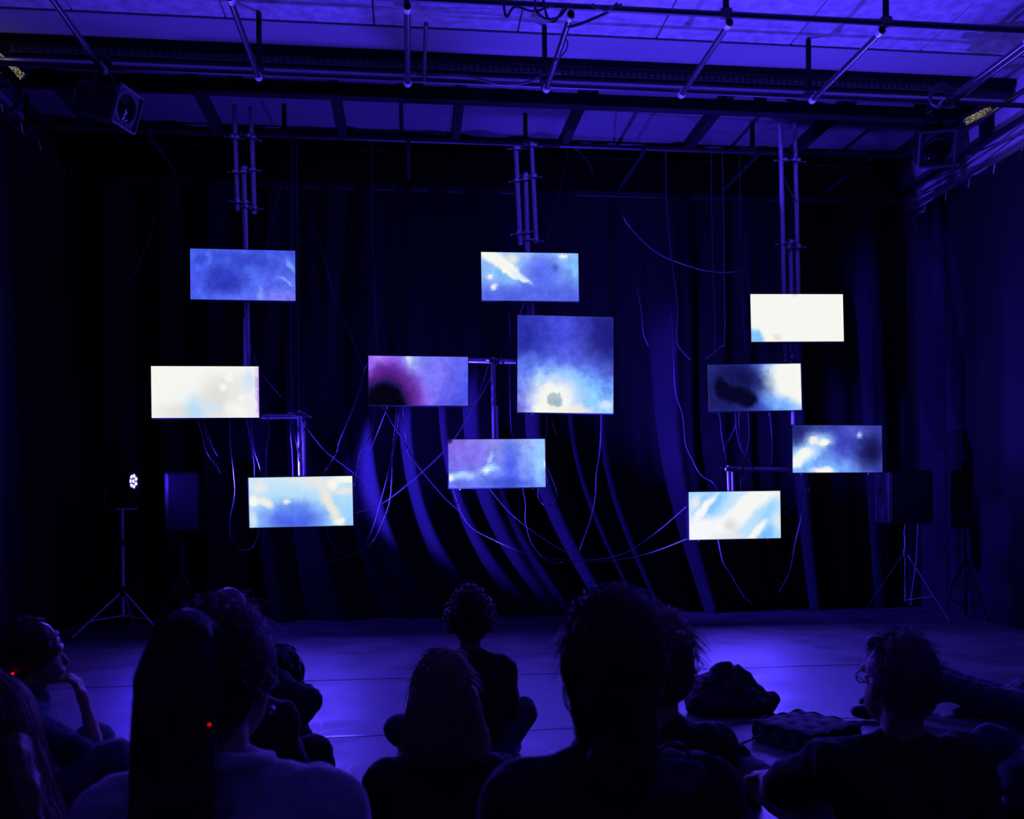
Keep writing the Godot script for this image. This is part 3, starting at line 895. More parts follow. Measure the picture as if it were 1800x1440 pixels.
func build_mounts() -> void:
	var z := -9.195
	var a := thing("screen_pole", "steel pole carrying blank-glare and dim blue screens, short side arm", "pole")
	rod(a, "outer_tube", Vector2(412, 185), Vector2(418, 370), z - 0.005)
	rod(a, "outer_tube", Vector2(441, 188), Vector2(447.5, 375), z - 0.005)
	rod(a, "main_tube", Vector2(429, 293), Vector2(438, 735), z)
	rod(a, "arm", Vector2(436, 732.5), Vector2(530, 732), z - 0.040)
	rod(a, "drop_tube", Vector2(526.5, 722), Vector2(529, 850), z, 0.024)
	rod(a, "drop_tube", Vector2(533, 742), Vector2(534.5, 846), z - 0.06, 0.018)
	rod(a, "rear_tube", Vector2(430, 560), Vector2(431, 650), z - 0.07, 0.014)
	for q in [[[414, 303], [429, 303]], [[430, 297], [445, 299]], [[417, 355], [431, 356]], [[432, 364], [447, 366]], [[523, 728], [533, 730]], [[409, 242], [417, 243]], [[438, 240], [446, 243]]]:
		pole_clamp(a, Vector2(q[0][0], q[0][1]), Vector2(q[1][0], q[1][1]), z)
	var b := thing("screen_pole", "steel pole carrying wedge-of-light and large square screens, long cross arm", "pole")
	rod(b, "outer_tube", Vector2(907, 262), Vector2(915, 429), z)
	rod(b, "outer_tube", Vector2(934, 250), Vector2(943, 426), z)
	rod(b, "main_tube", Vector2(924, 304), Vector2(935, 728), z)
	rod(b, "rear_tube", Vector2(937, 520), Vector2(941, 600), z - 0.05, 0.016)
	rod(b, "arm", Vector2(770, 632.5), Vector2(960, 637), z - 0.040)
	rod(b, "drop_tube", Vector2(866.5, 629), Vector2(869.5, 785), z, 0.024)
	rod(b, "drop_tube", Vector2(873, 714), Vector2(874.5, 785), z - 0.05, 0.018)
	for q in [[[908, 318], [923, 316]], [[924, 310], [939, 311]], [[911, 411], [926, 409]], [[926, 421], [942, 423]], [[866, 634], [872, 635]], [[906, 262], [911, 262]], [[934, 256], [940, 257]]]:
		pole_clamp(b, Vector2(q[0][0], q[0][1]), Vector2(q[1][0], q[1][1]), z)
	var c := thing("screen_pole", "long steel pole carrying four screens above the lone speaker", "pole")
	rod(c, "outer_tube", Vector2(1372, 220), Vector2(1380.5, 636), z)
	rod(c, "outer_tube", Vector2(1397, 218), Vector2(1405, 600), z - 0.03)
	rod(c, "main_tube", Vector2(1389, 422), Vector2(1396, 800), z - 0.03)
	rod(c, "arm", Vector2(1279, 824.5), Vector2(1420, 826), z - 0.040)
	rod(c, "drop_tube", Vector2(1280.5, 818), Vector2(1283, 880), z, 0.024)
	rod(c, "drop_tube", Vector2(1288, 822), Vector2(1289, 880), z - 0.05, 0.018)
	for q in [[[1374, 282], [1380, 282]], [[1396, 282], [1403, 283]], [[1376, 429], [1391, 427]], [[1387, 436], [1404, 435]], [[1380, 628], [1392, 631]], [[1279, 825], [1289, 826]]]:
		pole_clamp(c, Vector2(q[0][0], q[0][1]), Vector2(q[1][0], q[1][1]), z - 0.01)

# ---------------------------------------------------------------- cables
func wire(label: String, pts: Array, z := -9.22, r := 0.007, group := "", za := 0.0, zb := 0.0) -> void:
	var w := []
	for i in pts.size():
		var zz := z - 0.012 * sin(i * 1.7 + pts[0][0])
		if i == 0 and za < 0.0: zz = za
		if i == pts.size() - 1 and zb < 0.0: zz = zb
		if zz < -50.0:
			var q := at_z(pts[i][0], pts[i][1], -10.2)
			zz = curtain_z(q.x, q.y) + 0.025
		w.append(at_z(pts[i][0], pts[i][1], zz))
	var s := Soup.new()
	s.tube(spline(w, 5), r, 7)
	tag(part("cable", s, M.cable), label, "cable", group)

func build_cables() -> void:
	var S := -9.137  # just behind a screen
	var C := -99.0   # against the curtain
	wire("thin cable hanging slack above the white-glare screen, beyond the poles", [[274, 372], [270, 388], [262, 420], [246, 458], [235, 484], [217, 499]], -9.95, 0.006, "", C)
	wire("thin wire slanting to the top edge of the dim blue screen", [[497, 318], [488, 350], [476, 400], [466, 442]], -9.25, 0.004, "", 0.0, S)
	wire("long cable hanging straight down past dim blue screen onto side arm", [[521, 248], [522, 330], [523, 415], [524, 560], [525, 722]], -9.24, 0.006, "", -9.27)
	wire("cable running beside the straight one down to the pale cyan screen", [[514, 246], [512, 440], [511, 560], [512, 640], [513, 705], [511, 755], [514, 800], [515, 850]], -9.3, 0.006, "", -9.28, S)
	wire("cable slanting from the pole to the end of the short arm", [[432, 560], [437, 592], [455, 648], [488, 690], [517, 722]], -9.24, 0.006, "", -9.2)
	wire("cable slanting from short arm down behind the pale cyan screen", [[531, 738], [545, 760], [572, 793], [600, 815], [628, 836], [650, 850]], -9.3, 0.005, "", -9.22)
	wire("taut cable slanting to the magenta arc screen, with a small tag", [[545, 380], [562, 430], [588, 522], [612, 580], [640, 650], [652, 674]], -9.5, 0.005, "", C, S)
	wire("thin cable hanging straight onto the magenta arc screen", [[654, 244], [655, 400], [657, 480], [661, 560], [662, 640]], -9.3, 0.005, "", -9.28, S)
	wire("second cable hanging onto the magenta arc screen, close beside the first", [[655, 420], [659, 560], [664, 640]], -9.33, 0.004, "", -9.31, S)
	wire("cable curving from the magenta arc screen down towards the pale cyan screen", [[652, 634], [640, 650], [632, 685], [615, 732], [597, 776], [590, 800], [560, 845]], -9.3, 0.006, "", S, S)
	wire("straightest cable of the short bunch under white-glare screen", [[346, 730], [356, 765], [364, 795], [380, 818]], -9.14, 0.006, "bunch of cables under the white-glare screen", S)
	wire("longest cable of the short bunch under white-glare screen", [[354, 730], [366, 775], [376, 805], [388, 832]], -9.14, 0.006, "bunch of cables under the white-glare screen", S)
	wire("shortest cable of the short bunch under white-glare screen", [[358, 730], [372, 780], [384, 803]], -9.14, 0.006, "bunch of cables under the white-glare screen", S)
	wire("cable looping down under white-glare screen and up into pale cyan screen", [[405, 730], [405, 775], [411, 830], [413, 870], [405, 915], [407, 945], [427, 968], [448, 958], [458, 922]], -9.16, 0.007, "", S, S)
	wire("straight bright cable between white-glare screen and pale cyan screen", [[433, 730], [440, 770], [447, 810], [448, 846]], -9.17, 0.007, "", S, S)
	wire("kinked cable beside the straight one between white-glare and pale cyan screens", [[441, 730], [446, 785], [455, 815], [463, 846]], -9.17, 0.007, "", S, S)
	wire("bowed cable from short arm onto the top of pale cyan screen", [[468, 732], [473, 755], [467, 795], [467, 846]], -9.17, 0.007, "", -9.22, S)
	wire("short bright cable bent against the drop tube of the short arm", [[514, 738], [518, 765], [524, 790], [526, 812]], -9.16, 0.007, "", -9.23)
	wire("cable hook beside the end of the short arm", [[531, 730], [536, 738], [538, 748], [534, 758]], -9.16, 0.006)
	wire("cable drooping under the pale cyan screen, longest of its sags", [[503, 916], [511, 947], [533, 970], [567, 987], [617, 977], [650, 958], [668, 930]], -9.3, 0.005, "", S)
	wire("short cable tail under the pale cyan screen", [[571, 914], [578, 944], [590, 964], [600, 972]], -9.2, 0.006, "", S)
	wire("cable falling from magenta arc screen past the pale cyan screen", [[656, 702], [656, 748], [646, 776], [633, 800], [624, 845], [620, 870]], -9.18, 0.007, "", S)
	wire("cable with long bow falling under the magenta arc screen", [[698, 702], [695, 750], [690, 785], [682, 833], [670, 880], [657, 925], [640, 962]], -9.18, 0.006, "", S)
	wire("bright cable beside the bowed one under the magenta arc screen", [[703, 702], [698, 760], [690, 800], [689, 840], [685, 882], [672, 920], [655, 955]], -9.21, 0.006, "", S)
	wire("cable kinked away to one side under the magenta arc screen", [[707, 702], [714, 772], [720, 800], [743, 830], [783, 876], [810, 900]], -9.3, 0.006, "", S)
	wire("taut cable crossing behind others below the magenta arc screen", [[666, 702], [690, 745], [708, 772], [720, 795], [745, 832]], -9.25, 0.006, "", S)
	wire("dim cable crossing below the magenta arc screen towards pale cyan screen", [[686, 702], [664, 760], [645, 802], [612, 846]], -9.4, 0.004, "", S, S)
	wire("long cable sweeping from wedge-of-light screen down to pale cyan screen", [[926, 518], [913, 556], [900, 590], [877, 632], [863, 664], [834, 715], [800, 770], [763, 811], [715, 853], [668, 887], [616, 904]], -9.4, 0.006, "", S, S)
	wire("cable hanging behind the long arm by the large square screen", [[893, 518], [897, 590], [896, 640], [897, 700], [899, 755], [906, 778]], -9.32, 0.006, "", S, S)
	wire("thin cable beside the drop tube of the long arm", [[860, 635], [850, 670], [835, 710], [822, 745]], -9.35, 0.004, "", -9.25)
	wire("cable dropping from the large square screen past the violet haze screen", [[962, 716], [961, 760], [958, 785], [962, 830], [963, 850]], -9.16, 0.007, "", S)
	wire("splayed cable end under the large square screen, bent inward", [[951, 712], [946, 742], [940, 758]], -9.16, 0.005, "splayed ends under the square screen", S)
	wire("splayed cable end under the large square screen, bent outward", [[966, 712], [972, 745], [978, 762]], -9.16, 0.005, "splayed ends under the square screen", S)
	wire("twisted cable falling from the large square screen in a long bow", [[1057, 716], [1055, 785], [1048, 835], [1047, 870], [1040, 908], [1027, 946], [1019, 968]], -9.3, 0.007, "", S)
	wire("twisted cable curling up from under the violet haze screen", [[916, 846], [924, 884], [924, 916], [934, 953], [953, 978], [974, 990], [991, 988]], -9.2, 0.007, "", S)
	wire("cable loop hanging below the corner of the violet haze screen", [[957, 800], [964, 826], [975, 852], [979, 870], [972, 886], [960, 889], [949, 880], [946, 868], [948, 846]], -9.2, 0.006, "", S, S)
	wire("low slack cable strung across the curtain between violet haze and banded screens", [[850, 846], [893, 898], [938, 935], [990, 968], [1040, 984], [1100, 972], [1155, 935], [1216, 882]], -9.6, 0.005, "", S, S)
	wire("lower slack cable strung under the first across the curtain", [[793, 850], [820, 918], [870, 950], [945, 978], [1050, 987], [1130, 976], [1216, 944]], -9.42, 0.005, "", S, S)
	wire("curved cable hanging free against the curtain beside the square screen", [[1114, 470], [1119, 500], [1127, 545], [1131, 585], [1140, 608]], -10.0, 0.006, "", C)
	wire("long cable slung from the curtain over to the long pole", [[1084, 355], [1092, 373], [1108, 400], [1150, 441], [1200, 464], [1255, 478], [1310, 474], [1355, 450], [1400, 402]], -9.4, 0.007, "", C, -9.22)
	wire("cable hanging straight down then hooking towards the black blot screen", [[1270, 266], [1272, 380], [1273, 450], [1274, 595], [1268, 608], [1241, 630]], -9.3, 0.007, "", -9.29)
	wire("cable bending near the black blot screen beside the straight one", [[1170, 262], [1172, 360], [1181, 460], [1191, 535], [1190, 598], [1200, 618], [1215, 633]], -9.4, 0.006, "", -9.29)
	wire("long loose cable reaching down to the banded screen", [[1178, 500], [1183, 590], [1187, 685], [1200, 730], [1205, 780], [1217, 808], [1232, 835], [1255, 850], [1264, 874]], -9.5, 0.006, "", C, S)
	wire("thin cable behind the straight one above the black blot screen", [[1250, 268], [1252, 420], [1256, 540], [1258, 652]], -9.35, 0.004, "", -9.29, S)
	wire("thin cable hanging beside the blank glare screen", [[1300, 270], [1302, 430], [1306, 540], [1312, 652]], -9.35, 0.004, "", -9.29, S)
	wire("taut cable slanting across the bundle above the banded screen", [[1306, 714], [1290, 756], [1275, 785], [1257, 814]], -9.2, 0.007, "", S)
	wire("cable at the outer side of the tangle, running onto the arm clamp", [[1264, 714], [1268, 760], [1275, 800], [1278, 822]], -9.19, 0.006, "tangle above the banded screen", S)
	wire("cable dropping through the tangle right onto the banded screen", [[1314, 714], [1317, 765], [1311, 800], [1306, 815], [1309, 874]], -9.19, 0.006, "tangle above the banded screen", S, S)
	wire("cable zigzagging through the tangle above the banded screen", [[1292, 714], [1295, 758], [1303, 790], [1312, 808], [1303, 830], [1303, 874]], -9.19, 0.006, "tangle above the banded screen", S, S)
	wire("loose end curling out of the tangle above the banded screen", [[1298, 714], [1300, 760], [1308, 795], [1322, 818], [1329, 840], [1326, 850]], -9.21, 0.006, "tangle above the banded screen", S)
	wire("short cable stub under the lit end of the black blot screen", [[1357, 714], [1350, 732], [1341, 738]], -9.19, 0.006, "", S)
	wire("cable hanging over the arm below the black blot screen", [[1352, 714], [1357, 770], [1356, 820], [1350, 842], [1342, 858]], -9.24, 0.006, "", S)
	wire("short cable fanning out below the cream-blot screen", [[1419, 822], [1410, 855], [1399, 885], [1380, 902]], -9.3, 0.006, "cables below the cream-blot screen", S)
	wire("middle cable of the fan below the cream-blot screen", [[1422, 822], [1416, 870], [1408, 910], [1398, 950]], -9.3, 0.006, "cables below the cream-blot screen", S)
	wire("longest cable of the fan below the cream-blot screen", [[1429, 822], [1421, 870], [1408, 915], [1398, 955], [1388, 1005], [1370, 1040]], -9.24, 0.006, "cables below the cream-blot screen", S)
	wire("cable curling from under the banded screen down to the floor", [[1261, 938], [1270, 985], [1285, 1010], [1305, 1044], [1321, 1061]], -9.24, 0.007, "", S)
	wire("thin wire slanting from the grid to the wedge-of-light screen", [[999, 257], [985, 330], [955, 450]], -9.3, 0.004, "", -9.28, S)
	wire("short bright cable tail hooked over the grid above the curtain", [[1003, 256], [1020, 268], [1033, 284], [1043, 306]], -9.32, 0.006, "", -9.27)
	wire("cable slack between the two long tubes above blank glare screen", [[1375, 303], [1384, 325], [1394, 345], [1403, 358]], -9.17, 0.006, "", -9.19, -9.21)
	# cables tied along the grid
	wire("black cable in small uneven loops over the grid above the square screen", [[885, 0], [890, 30], [905, 12], [940, 20], [975, 6]], -6.6, 0.010)
	wire("black cable in one deep loop over the grid beside a cross pipe", [[940, -4], [943, 20], [962, 34], [985, 28], [1000, 6]], -6.6, 0.010)
	wire("black cable in a tight inner loop over the grid beside a cross pipe", [[955, -2], [962, 30], [975, 38], [990, 16]], -6.63, 0.010)
	wire("black cable in a shallow loop over the grid, away from cross pipes", [[1040, 8], [1065, 18], [1085, 6]], -6.63, 0.010)
	wire("black cable slung from the grid pipe to a cross pipe", [[1092, 8], [1075, 18], [1050, 30], [1020, 42], [998, 48]], -6.72, 0.012, "", -6.66)
	wire("black cable draped along the grid under the girder", [[722, 125], [740, 133], [790, 133], [830, 136], [880, 148], [925, 145], [955, 132], [985, 128]], -7.9, 0.012)
	wire("thin cable ring hanging from a cross pipe beside the girder", [[975, 60], [990, 62], [998, 78], [990, 95], [975, 108]], -7.3, 0.006)

# ---------------------------------------------------------------- stands, lamp and speakers
func tripod(o: Node3D, foot: float, hub_y: float, top_y: float, turn: float, m: Material) -> void:
	var s := Soup.new()
	s.tube(PackedVector3Array([Vector3(0, 0.18, 0), Vector3(0, minf(hub_y + 0.5, top_y - 0.08), 0)]), 0.0175, 12)
	part("lower_tube", s, m, o)
	var t := Soup.new()
	t.tube(PackedVector3Array([Vector3(0, minf(hub_y + 0.42, top_y - 0.15), 0), Vector3(0, top_y, 0)]), 0.0125, 12)
	part("upper_tube", t, m, o)
	var c := Soup.new()
	c.lathe([Vector2(0.012, -0.05), Vector2(0.03, -0.05), Vector2(0.034, 0.0), Vector2(0.03, 0.05), Vector2(0.012, 0.05)], Vector3(0, hub_y, 0), Basis(), 14)
	part("hub", c, M.fixture, o)
	var ky := minf(hub_y + 0.48, top_y - 0.1)
	c = Soup.new()
	c.lathe([Vector2(0.012, -0.03), Vector2(0.026, -0.03), Vector2(0.026, 0.03), Vector2(0.012, 0.03)], Vector3(0, ky, 0), Basis(), 14)
	c.tube(PackedVector3Array([Vector3(0.02, ky, 0), Vector3(0.06, ky, 0)]), 0.007, 8)
	c.ball(Vector3(0.065, ky, 0), Vector3(0.016, 0.016, 0.016), Basis(), 10)
	part("collar", c, M.fixture, o)
	for k in 3:
		var d := Vector3(cos(turn + k * TAU / 3), 0, sin(turn + k * TAU / 3))
		var l := Soup.new()
		l.tube(PackedVector3Array([d * 0.03 + Vector3(0, hub_y - 0.02, 0), d * foot + Vector3(0, 0.02, 0)]), 0.0115, 10)
		var leg := part("leg", l, m, o)
		var f := Soup.new()
		f.ball(d * foot + Vector3(0, 0.02, 0), Vector3(0.02, 0.018, 0.02), Basis(), 10)
		part("rubber_foot", f, M.black, leg)
		var b := Soup.new()
		var mid := (d * 0.03 + Vector3(0, hub_y - 0.02, 0)).lerp(d * foot + Vector3(0, 0.02, 0), 0.62)
		b.tube(PackedVector3Array([mid, Vector3(0, 0.2, 0) + d * 0.015]), 0.008, 8)
		part("brace", b, m, o)

func speaker(o: Node3D, w: float, h: float, d: float) -> void:
	var s := Soup.new()
	s.box(Vector3(0, h / 2, 0), Vector3(w, h, d), Basis(), 0.018)
	part("cabinet", s, M.black, o)
	var g := Soup.new()
	g.box(Vector3(0, h / 2, d / 2 + 0.006), Vector3(w * 0.88, h * 0.92, 0.012), Basis(), 0.005)
	part("grille", g, M.fixture, o)
	for e in [-1, 1]:
		var k := Soup.new()
		k.box(Vector3(e * (w / 2 + 0.002), h * 0.62, 0), Vector3(0.01, 0.05, 0.16), Basis(), 0.004)
		part("handle", k, M.fixture, o)

func floor_lamp(label: String, at: Vector3, aim: Vector3, energy: float, angle: float, soft: float) -> void:
	var u := thing("floor_lamp", label, "lamp", at)
	var ub := Soup.new()
	ub.lathe([Vector2(0, 0.02), Vector2(0.06, 0.02), Vector2(0.075, 0.05), Vector2(0.085, 0.15), Vector2(0.078, 0.15), Vector2(0.07, 0.13), Vector2(0, 0.13)], Vector3.ZERO, Basis(), 24)
	part("lamp_can", ub, M.fixture, u)
	var uy := Soup.new()
	uy.box(Vector3(0, 0.01, 0), Vector3(0.22, 0.02, 0.14), Basis(), 0.006)
	uy.box(Vector3(0.1, 0.07, 0), Vector3(0.012, 0.12, 0.03), Basis(), 0.003)
	uy.box(Vector3(-0.1, 0.07, 0), Vector3(0.012, 0.12, 0.03), Basis(), 0.003)
	part("lamp_foot", uy, M.fixture, u)
	var ug := Soup.new()
	ug.ball(Vector3(0, 0.131, 0), Vector3(0.068, 0.012, 0.068), Basis(), 20)
	part("lamp_lens", ug, glow(Color(0.5, 0.45, 1.0), 2.0), u)
	var ul := SpotLight3D.new()
	ul.name = "wash_beam"
	ul.light_color = Color(0.27, 0.18, 1.0)
	ul.light_energy = energy
	ul.spot_angle = angle
	ul.spot_angle_attenuation = soft
	ul.spot_range = 30.0
	ul.light_size = 0.06
	ul.shadow_enabled = true
	u.add_child(ul)
	ul.look_at_from_position(at + Vector3(0, 0.16, 0), at + Vector3(0, 0.16, 0) + aim, Vector3.RIGHT)

func build_stands() -> void:
	var p := at_z(216, 1000, -9.32)
	var st := thing("light_stand", "black tripod stand holding the lit LED lamp", "stand", Vector3(p.x, 0, p.z))
	tripod(st, 0.48, 0.44, 1.24, 2.55, M.steel)
	var bar := Soup.new()
	bar.box(Vector3(0.04, 1.25, 0), Vector3(0.2, 0.02, 0.03), Basis(), 0.004)
	part("top_bar", bar, M.steel, st)
	# LED par can: it faces along the curtain and half towards the audience
	var lp := at_z(233, 846, -9.32)
	var aim := (at_z(1210, 830, -10.12) - lp).normalized()
	var look := Vector3(0.965, -0.02, 0.26).normalized()
	var lamp := thing("stage_lamp", "small round LED stage lamp, lit, on the tripod stand", "lamp", lp)
	var by := look
	var bx := by.cross(Vector3.UP).normalized()
	var b := Basis(bx, by, bx.cross(by))
	var can := Soup.new()
	can.lathe([Vector2(0, -0.10), Vector2(0.045, -0.10), Vector2(0.06, -0.085), Vector2(0.075, -0.02), Vector2(0.09, -0.01), Vector2(0.09, 0.015), Vector2(0.082, 0.018), Vector2(0.082, 0.004), Vector2(0, 0.004)], Vector3.ZERO, b, 28)
	part("can", can, M.fixture, lamp)
	var yoke := Soup.new()
	var ys := []
	for k in 9:
		var g := PI * k / 8.0
		ys.append(Vector3(0, 0, 0) + Vector3(bx.x, 0, bx.z) * cos(g) * 0.105 + Vector3(0, -sin(g) * 0.20, 0))
	yoke.tube(spline(ys, 3), 0.007, 8)
	yoke.tube(PackedVector3Array([Vector3(0, -0.2, 0), Vector3(0, -0.29, 0)]), 0.012, 10)
	part("yoke", yoke, M.fixture, lamp)
	var led := glow(Color(0.62, 0.60, 1.0), 3.0)
	for k in 8:
		var d := Soup.new()
		var g := TAU * k / 7.0
		var c := Vector3.ZERO if k == 7 else (b * Vector3(cos(g), 0, sin(g))) * 0.053
		d.ball(c + by * 0.008, Vector3(0.019, 0.009, 0.019), b, 12)
		part("led_lens", d, led, lamp)
	var beam := SpotLight3D.new()
	beam.name = "lamp_beam"
	beam.light_color = Color(0.24, 0.16, 1.0)
	beam.light_energy = 165.0
	beam.spot_angle = 20.0
	beam.spot_angle_attenuation = 0.5
	beam.spot_range = 30.0
	beam.light_size = 0.05
	beam.shadow_enabled = true
	lamp.add_child(beam)
	beam.position = look * 0.05
	beam.look_at_from_position(lp + look * 0.05, lp + aim, Vector3.UP)
	var spill := SpotLight3D.new()
	spill.name = "lamp_spill"
	spill.light_color = Color(0.24, 0.16, 1.0)
	spill.light_energy = 4.0
	spill.spot_angle = 80.0
	spill.spot_angle_attenuation = 0.6
	spill.spot_range = 30.0
	spill.light_size = 0.07
	spill.shadow_enabled = true
	lamp.add_child(spill)
	spill.look_at_from_position(lp + look * 0.05, lp + look, Vector3.UP)
	wire("power cable bowing down beside the lit lamp's tripod", [[190, 850], [183, 878], [184, 893], [205, 900], [213, 915], [206, 960], [200, 1000], [190, 1032]], -9.78, 0.008)
	wire("cable lying across the floor from the lit lamp's tripod", [[190, 1117], [205, 1112], [228, 1108], [262, 1100]], -9.3, 0.010)
	# wash lamps on the floor, hidden from the lens by two listeners: they light the curtain, the poles and the ceiling over the stage
	floor_lamp("blue floor wash lamp below the screens behind the curly head", Vector3(at_z(828, 1096, -9.45).x, 0, -9.45), Vector3(-0.15, 2.16, 0.45), 26.0, 50.0, 0.9)
	floor_lamp("blue floor wash lamp below the screens behind the low-tied dark hair", Vector3(at_z(1120, 1110, -8.65).x, 0, -8.65), Vector3(1.05, 2.0, 0.05), 38.0, 52.0, 0.5)
	# the speaker beside it and the lone one at the other end
	var q := at_z(320, 1000, -9.74)
	var s1 := thing("speaker_stand", "black tripod stand under the speaker beside the lit lamp", "stand", Vector3(q.x, 0, q.z))
	tripod(s1, 0.36, 0.55, 1.0, 2.4, M.pipe)
	var k1 := thing("speaker", "black box speaker on its stand next to the lit lamp", "speaker", Vector3(q.x - 0.02, 1.0, q.z - 0.03), 0.42)
	speaker(k1, 0.34, 0.62, 0.30)
	var r := at_z(1592, 1000, -9.2)
	var s2 := thing("speaker_stand", "black tripod stand under the lone speaker at the side curtain", "stand", Vector3(r.x, 0, r.z))
	tripod(s2, 0.50, 0.70, 1.02, 1.1, M.pipe)
	var k2 := thing("speaker", "lone black box speaker on stand before the side curtain", "speaker", Vector3(r.x - 0.02, 1.02, r.z), -0.1)
	speaker(k2, 0.48, 0.56, 0.36)
	wire("cable hanging from the lone speaker beside its stand", [[1614, 920], [1611, 985], [1605, 1030], [1602, 1065], [1620, 1080]], -9.6, 0.010)

# ---------------------------------------------------------------- lamps in the grid
func spot_body(o: Node3D, axis: Vector3, long_: float) -> void:
	var by := axis.normalized()
	var bx := by.cross(Vector3.UP).normalized()
	var b := Basis(bx, by, bx.cross(by))
	var s := Soup.new()
	s.box(-by * long_ * 0.42, Vector3(0.25, long_ * 0.8, 0.26), b, 0.03)
	part("body", s, M.fixture, o)
	var fin := Soup.new()
	for k in 5:
		fin.box(-by * (0.12 + 0.07 * k) + b.z * 0.135, Vector3(0.2, 0.03, 0.02), b, 0.004)
	part("vent_ribs", fin, M.fixture, o)
	var fr := Soup.new()
	var e := 0.15
	for q in [[Vector3(e, 0, 0), Vector3(0.02, 0.03, 2 * e)], [Vector3(-e, 0, 0), Vector3(0.02, 0.03, 2 * e)], [Vector3(0, 0, e), Vector3(2 * e, 0.03, 0.02)], [Vector3(0, 0, -e), Vector3(2 * e, 0.03, 0.02)]]:
		fr.box(b * q[0] + by * 0.0, q[1] + Vector3(0, 0, 0), b, 0.004)
	part("colour_frame", fr, M.plate, o)
	var plate := Soup.new()
	plate.lathe([Vector2(0.115, -0.015), Vector2(0.15, -0.015), Vector2(0.15, -0.005), Vector2(0.115, -0.005)], Vector3.ZERO, b, 24)
	plate.box(by * -0.016, Vector3(0.29, 0.008, 0.29), b)
	part("front_plate", plate, M.plate, o)
	var ln := Soup.new()
	ln.ball(by * -0.01, Vector3(0.112, 0.04, 0.112), b, 22)
	part("lens", ln, M.glass, o)
	var y := Soup.new()
	var pts := []
	for k in 11:
		var g := PI * k / 10.0
		pts.append(-by * 0.2 + Vector3(bx.x, 0, bx.z) * cos(g) * 0.17 + Vector3(0, sin(g) * 0.28, 0))
	y.tube(spline(pts, 3), 0.013, 8)
	part("yoke", y, M.fixture, o)
	var h := Soup.new()
	var t := -by * 0.2 + Vector3(0, 0.28, 0)
	h.tube(PackedVector3Array([t, t + Vector3(0, 0.07, 0)]), 0.016, 10)
	h.box(t + Vector3(0, 0.09, 0), Vector3(0.06, 0.07, 0.09), Basis(), 0.01)
	part("hook_clamp", h, M.fixture, o)
	var rise := GY - o.position.y - t.y - 0.1
	if rise > 0.02:
		var db := Soup.new()
		db.box(t + Vector3(0, 0.1 + rise / 2, 0), Vector3(0.06, rise + 0.04, 0.04), Basis(), 0.006)
		part("drop_bar", db, M.fixture, o)

func build_spotlights() -> void:
	var a := at_z(224, 192, -7.89)
	var o := thing("spotlight", "unlit black theatre spotlight, tilted down, hung over the light stand", "spotlight", a)
	spot_body(o, Vector3(0.90, -0.30, 0.30), 0.55)
	var b := at_z(1648, 262, -7.77)
	var o2 := thing("spotlight", "unlit black spotlight with square front hung over the lone speaker", "spotlight", b)
	spot_body(o2, Vector3(-0.28, -0.35, 0.89), 0.5)
	# coil of spare cable on the end of the pipe
	var co := thing("cable_coil", "coil of grey cable hung on the grid beside the square-front spotlight", "cable", at_z(1652, 172, -7.85))
	for k in 5:
		var s := Soup.new()
		var pts := PackedVector3Array()
		for i in 29:
			var g := TAU * i / 28.0
			pts.append(Vector3(cos(g) * (0.085 + 0.008 * k), sin(g) * (0.075 + 0.007 * k), -0.03 + 0.018 * k + 0.02 * sin(g * 2.0 + k)))
		s.tube(pts, 0.009, 7, false)
		part("loop", s, M.cable, co)
	var cl := thing("cable_coil", "coil of dark cable hung at the grid end over the light stand", "cable", at_z(8, 165, -8.2))
	for k in 6:
		var s := Soup.new()
		var pts := PackedVector3Array()
		for i in 29:
			var g := TAU * i / 28.0
			pts.append(Vector3(cos(g) * (0.09 + 0.01 * k), sin(g) * (0.16 + 0.01 * k), -0.05 + 0.02 * k + 0.03 * sin(g * 2.0 + k)))
		s.tube(pts, 0.011, 7, false)
		part("loop", s, M.fixture, cl)
	# small wall lamps with mottled warm diffusers, half hidden by the grid at both ends
	var im := Image.create(64, 32, false, Image.FORMAT_RGB8)
	for y in 32:
		for x in 64:
			var g := clampf(nz.get_noise_2d(x * 0.16, y * 0.16) * 1.3 + 0.5, 0.05, 1.0)
			im.set_pixel(x, y, Color(0.66 * g, 0.62 * g, 0.50 * g))
	var tx := ImageTexture.create_from_image(im)
	for q in [[1718, 206, -8.3, -0.5, "small lamp with mottled yellowish diffuser over square-front spotlight"], [16, 118, -8.6, 0.75, "small lamp with mottled yellowish diffuser over the tilted spotlight"]]:
		var w := thing("work_lamp", q[4], "lamp", at_z(q[0], q[1], q[2]), 0.0)
		w.rotation = Vector3(0.5, 0, -q[3])
		var h := Soup.new()
		h.box(Vector3(0, 0.03, -0.03), Vector3(0.29, 0.06, 0.1), Basis(), 0.012)
		part("lamp_housing", h, M.fixture, w)
		var m := glow(Color.WHITE, 0.9)
		m.emission_texture = tx
		m.emission_operator = BaseMaterial3D.EMISSION_OP_MULTIPLY
		var d := part("lamp_diffuser", QuadMesh.new(), m, w)
		d.mesh.size = Vector2(0.26, 0.07)
		d.position = Vector3(0, 0.02, 0.022)
		var l := OmniLight3D.new()
		l.name = "work_light"
		l.light_color = Color(1.0, 0.9, 0.65)
		l.light_energy = 0.004
		l.light_size = 0.05
		l.omni_range = 20.0
		l.omni_attenuation = 2.0
		l.shadow_enabled = true
		w.add_child(l)
		l.position = Vector3(0, 0.02, 0.09)

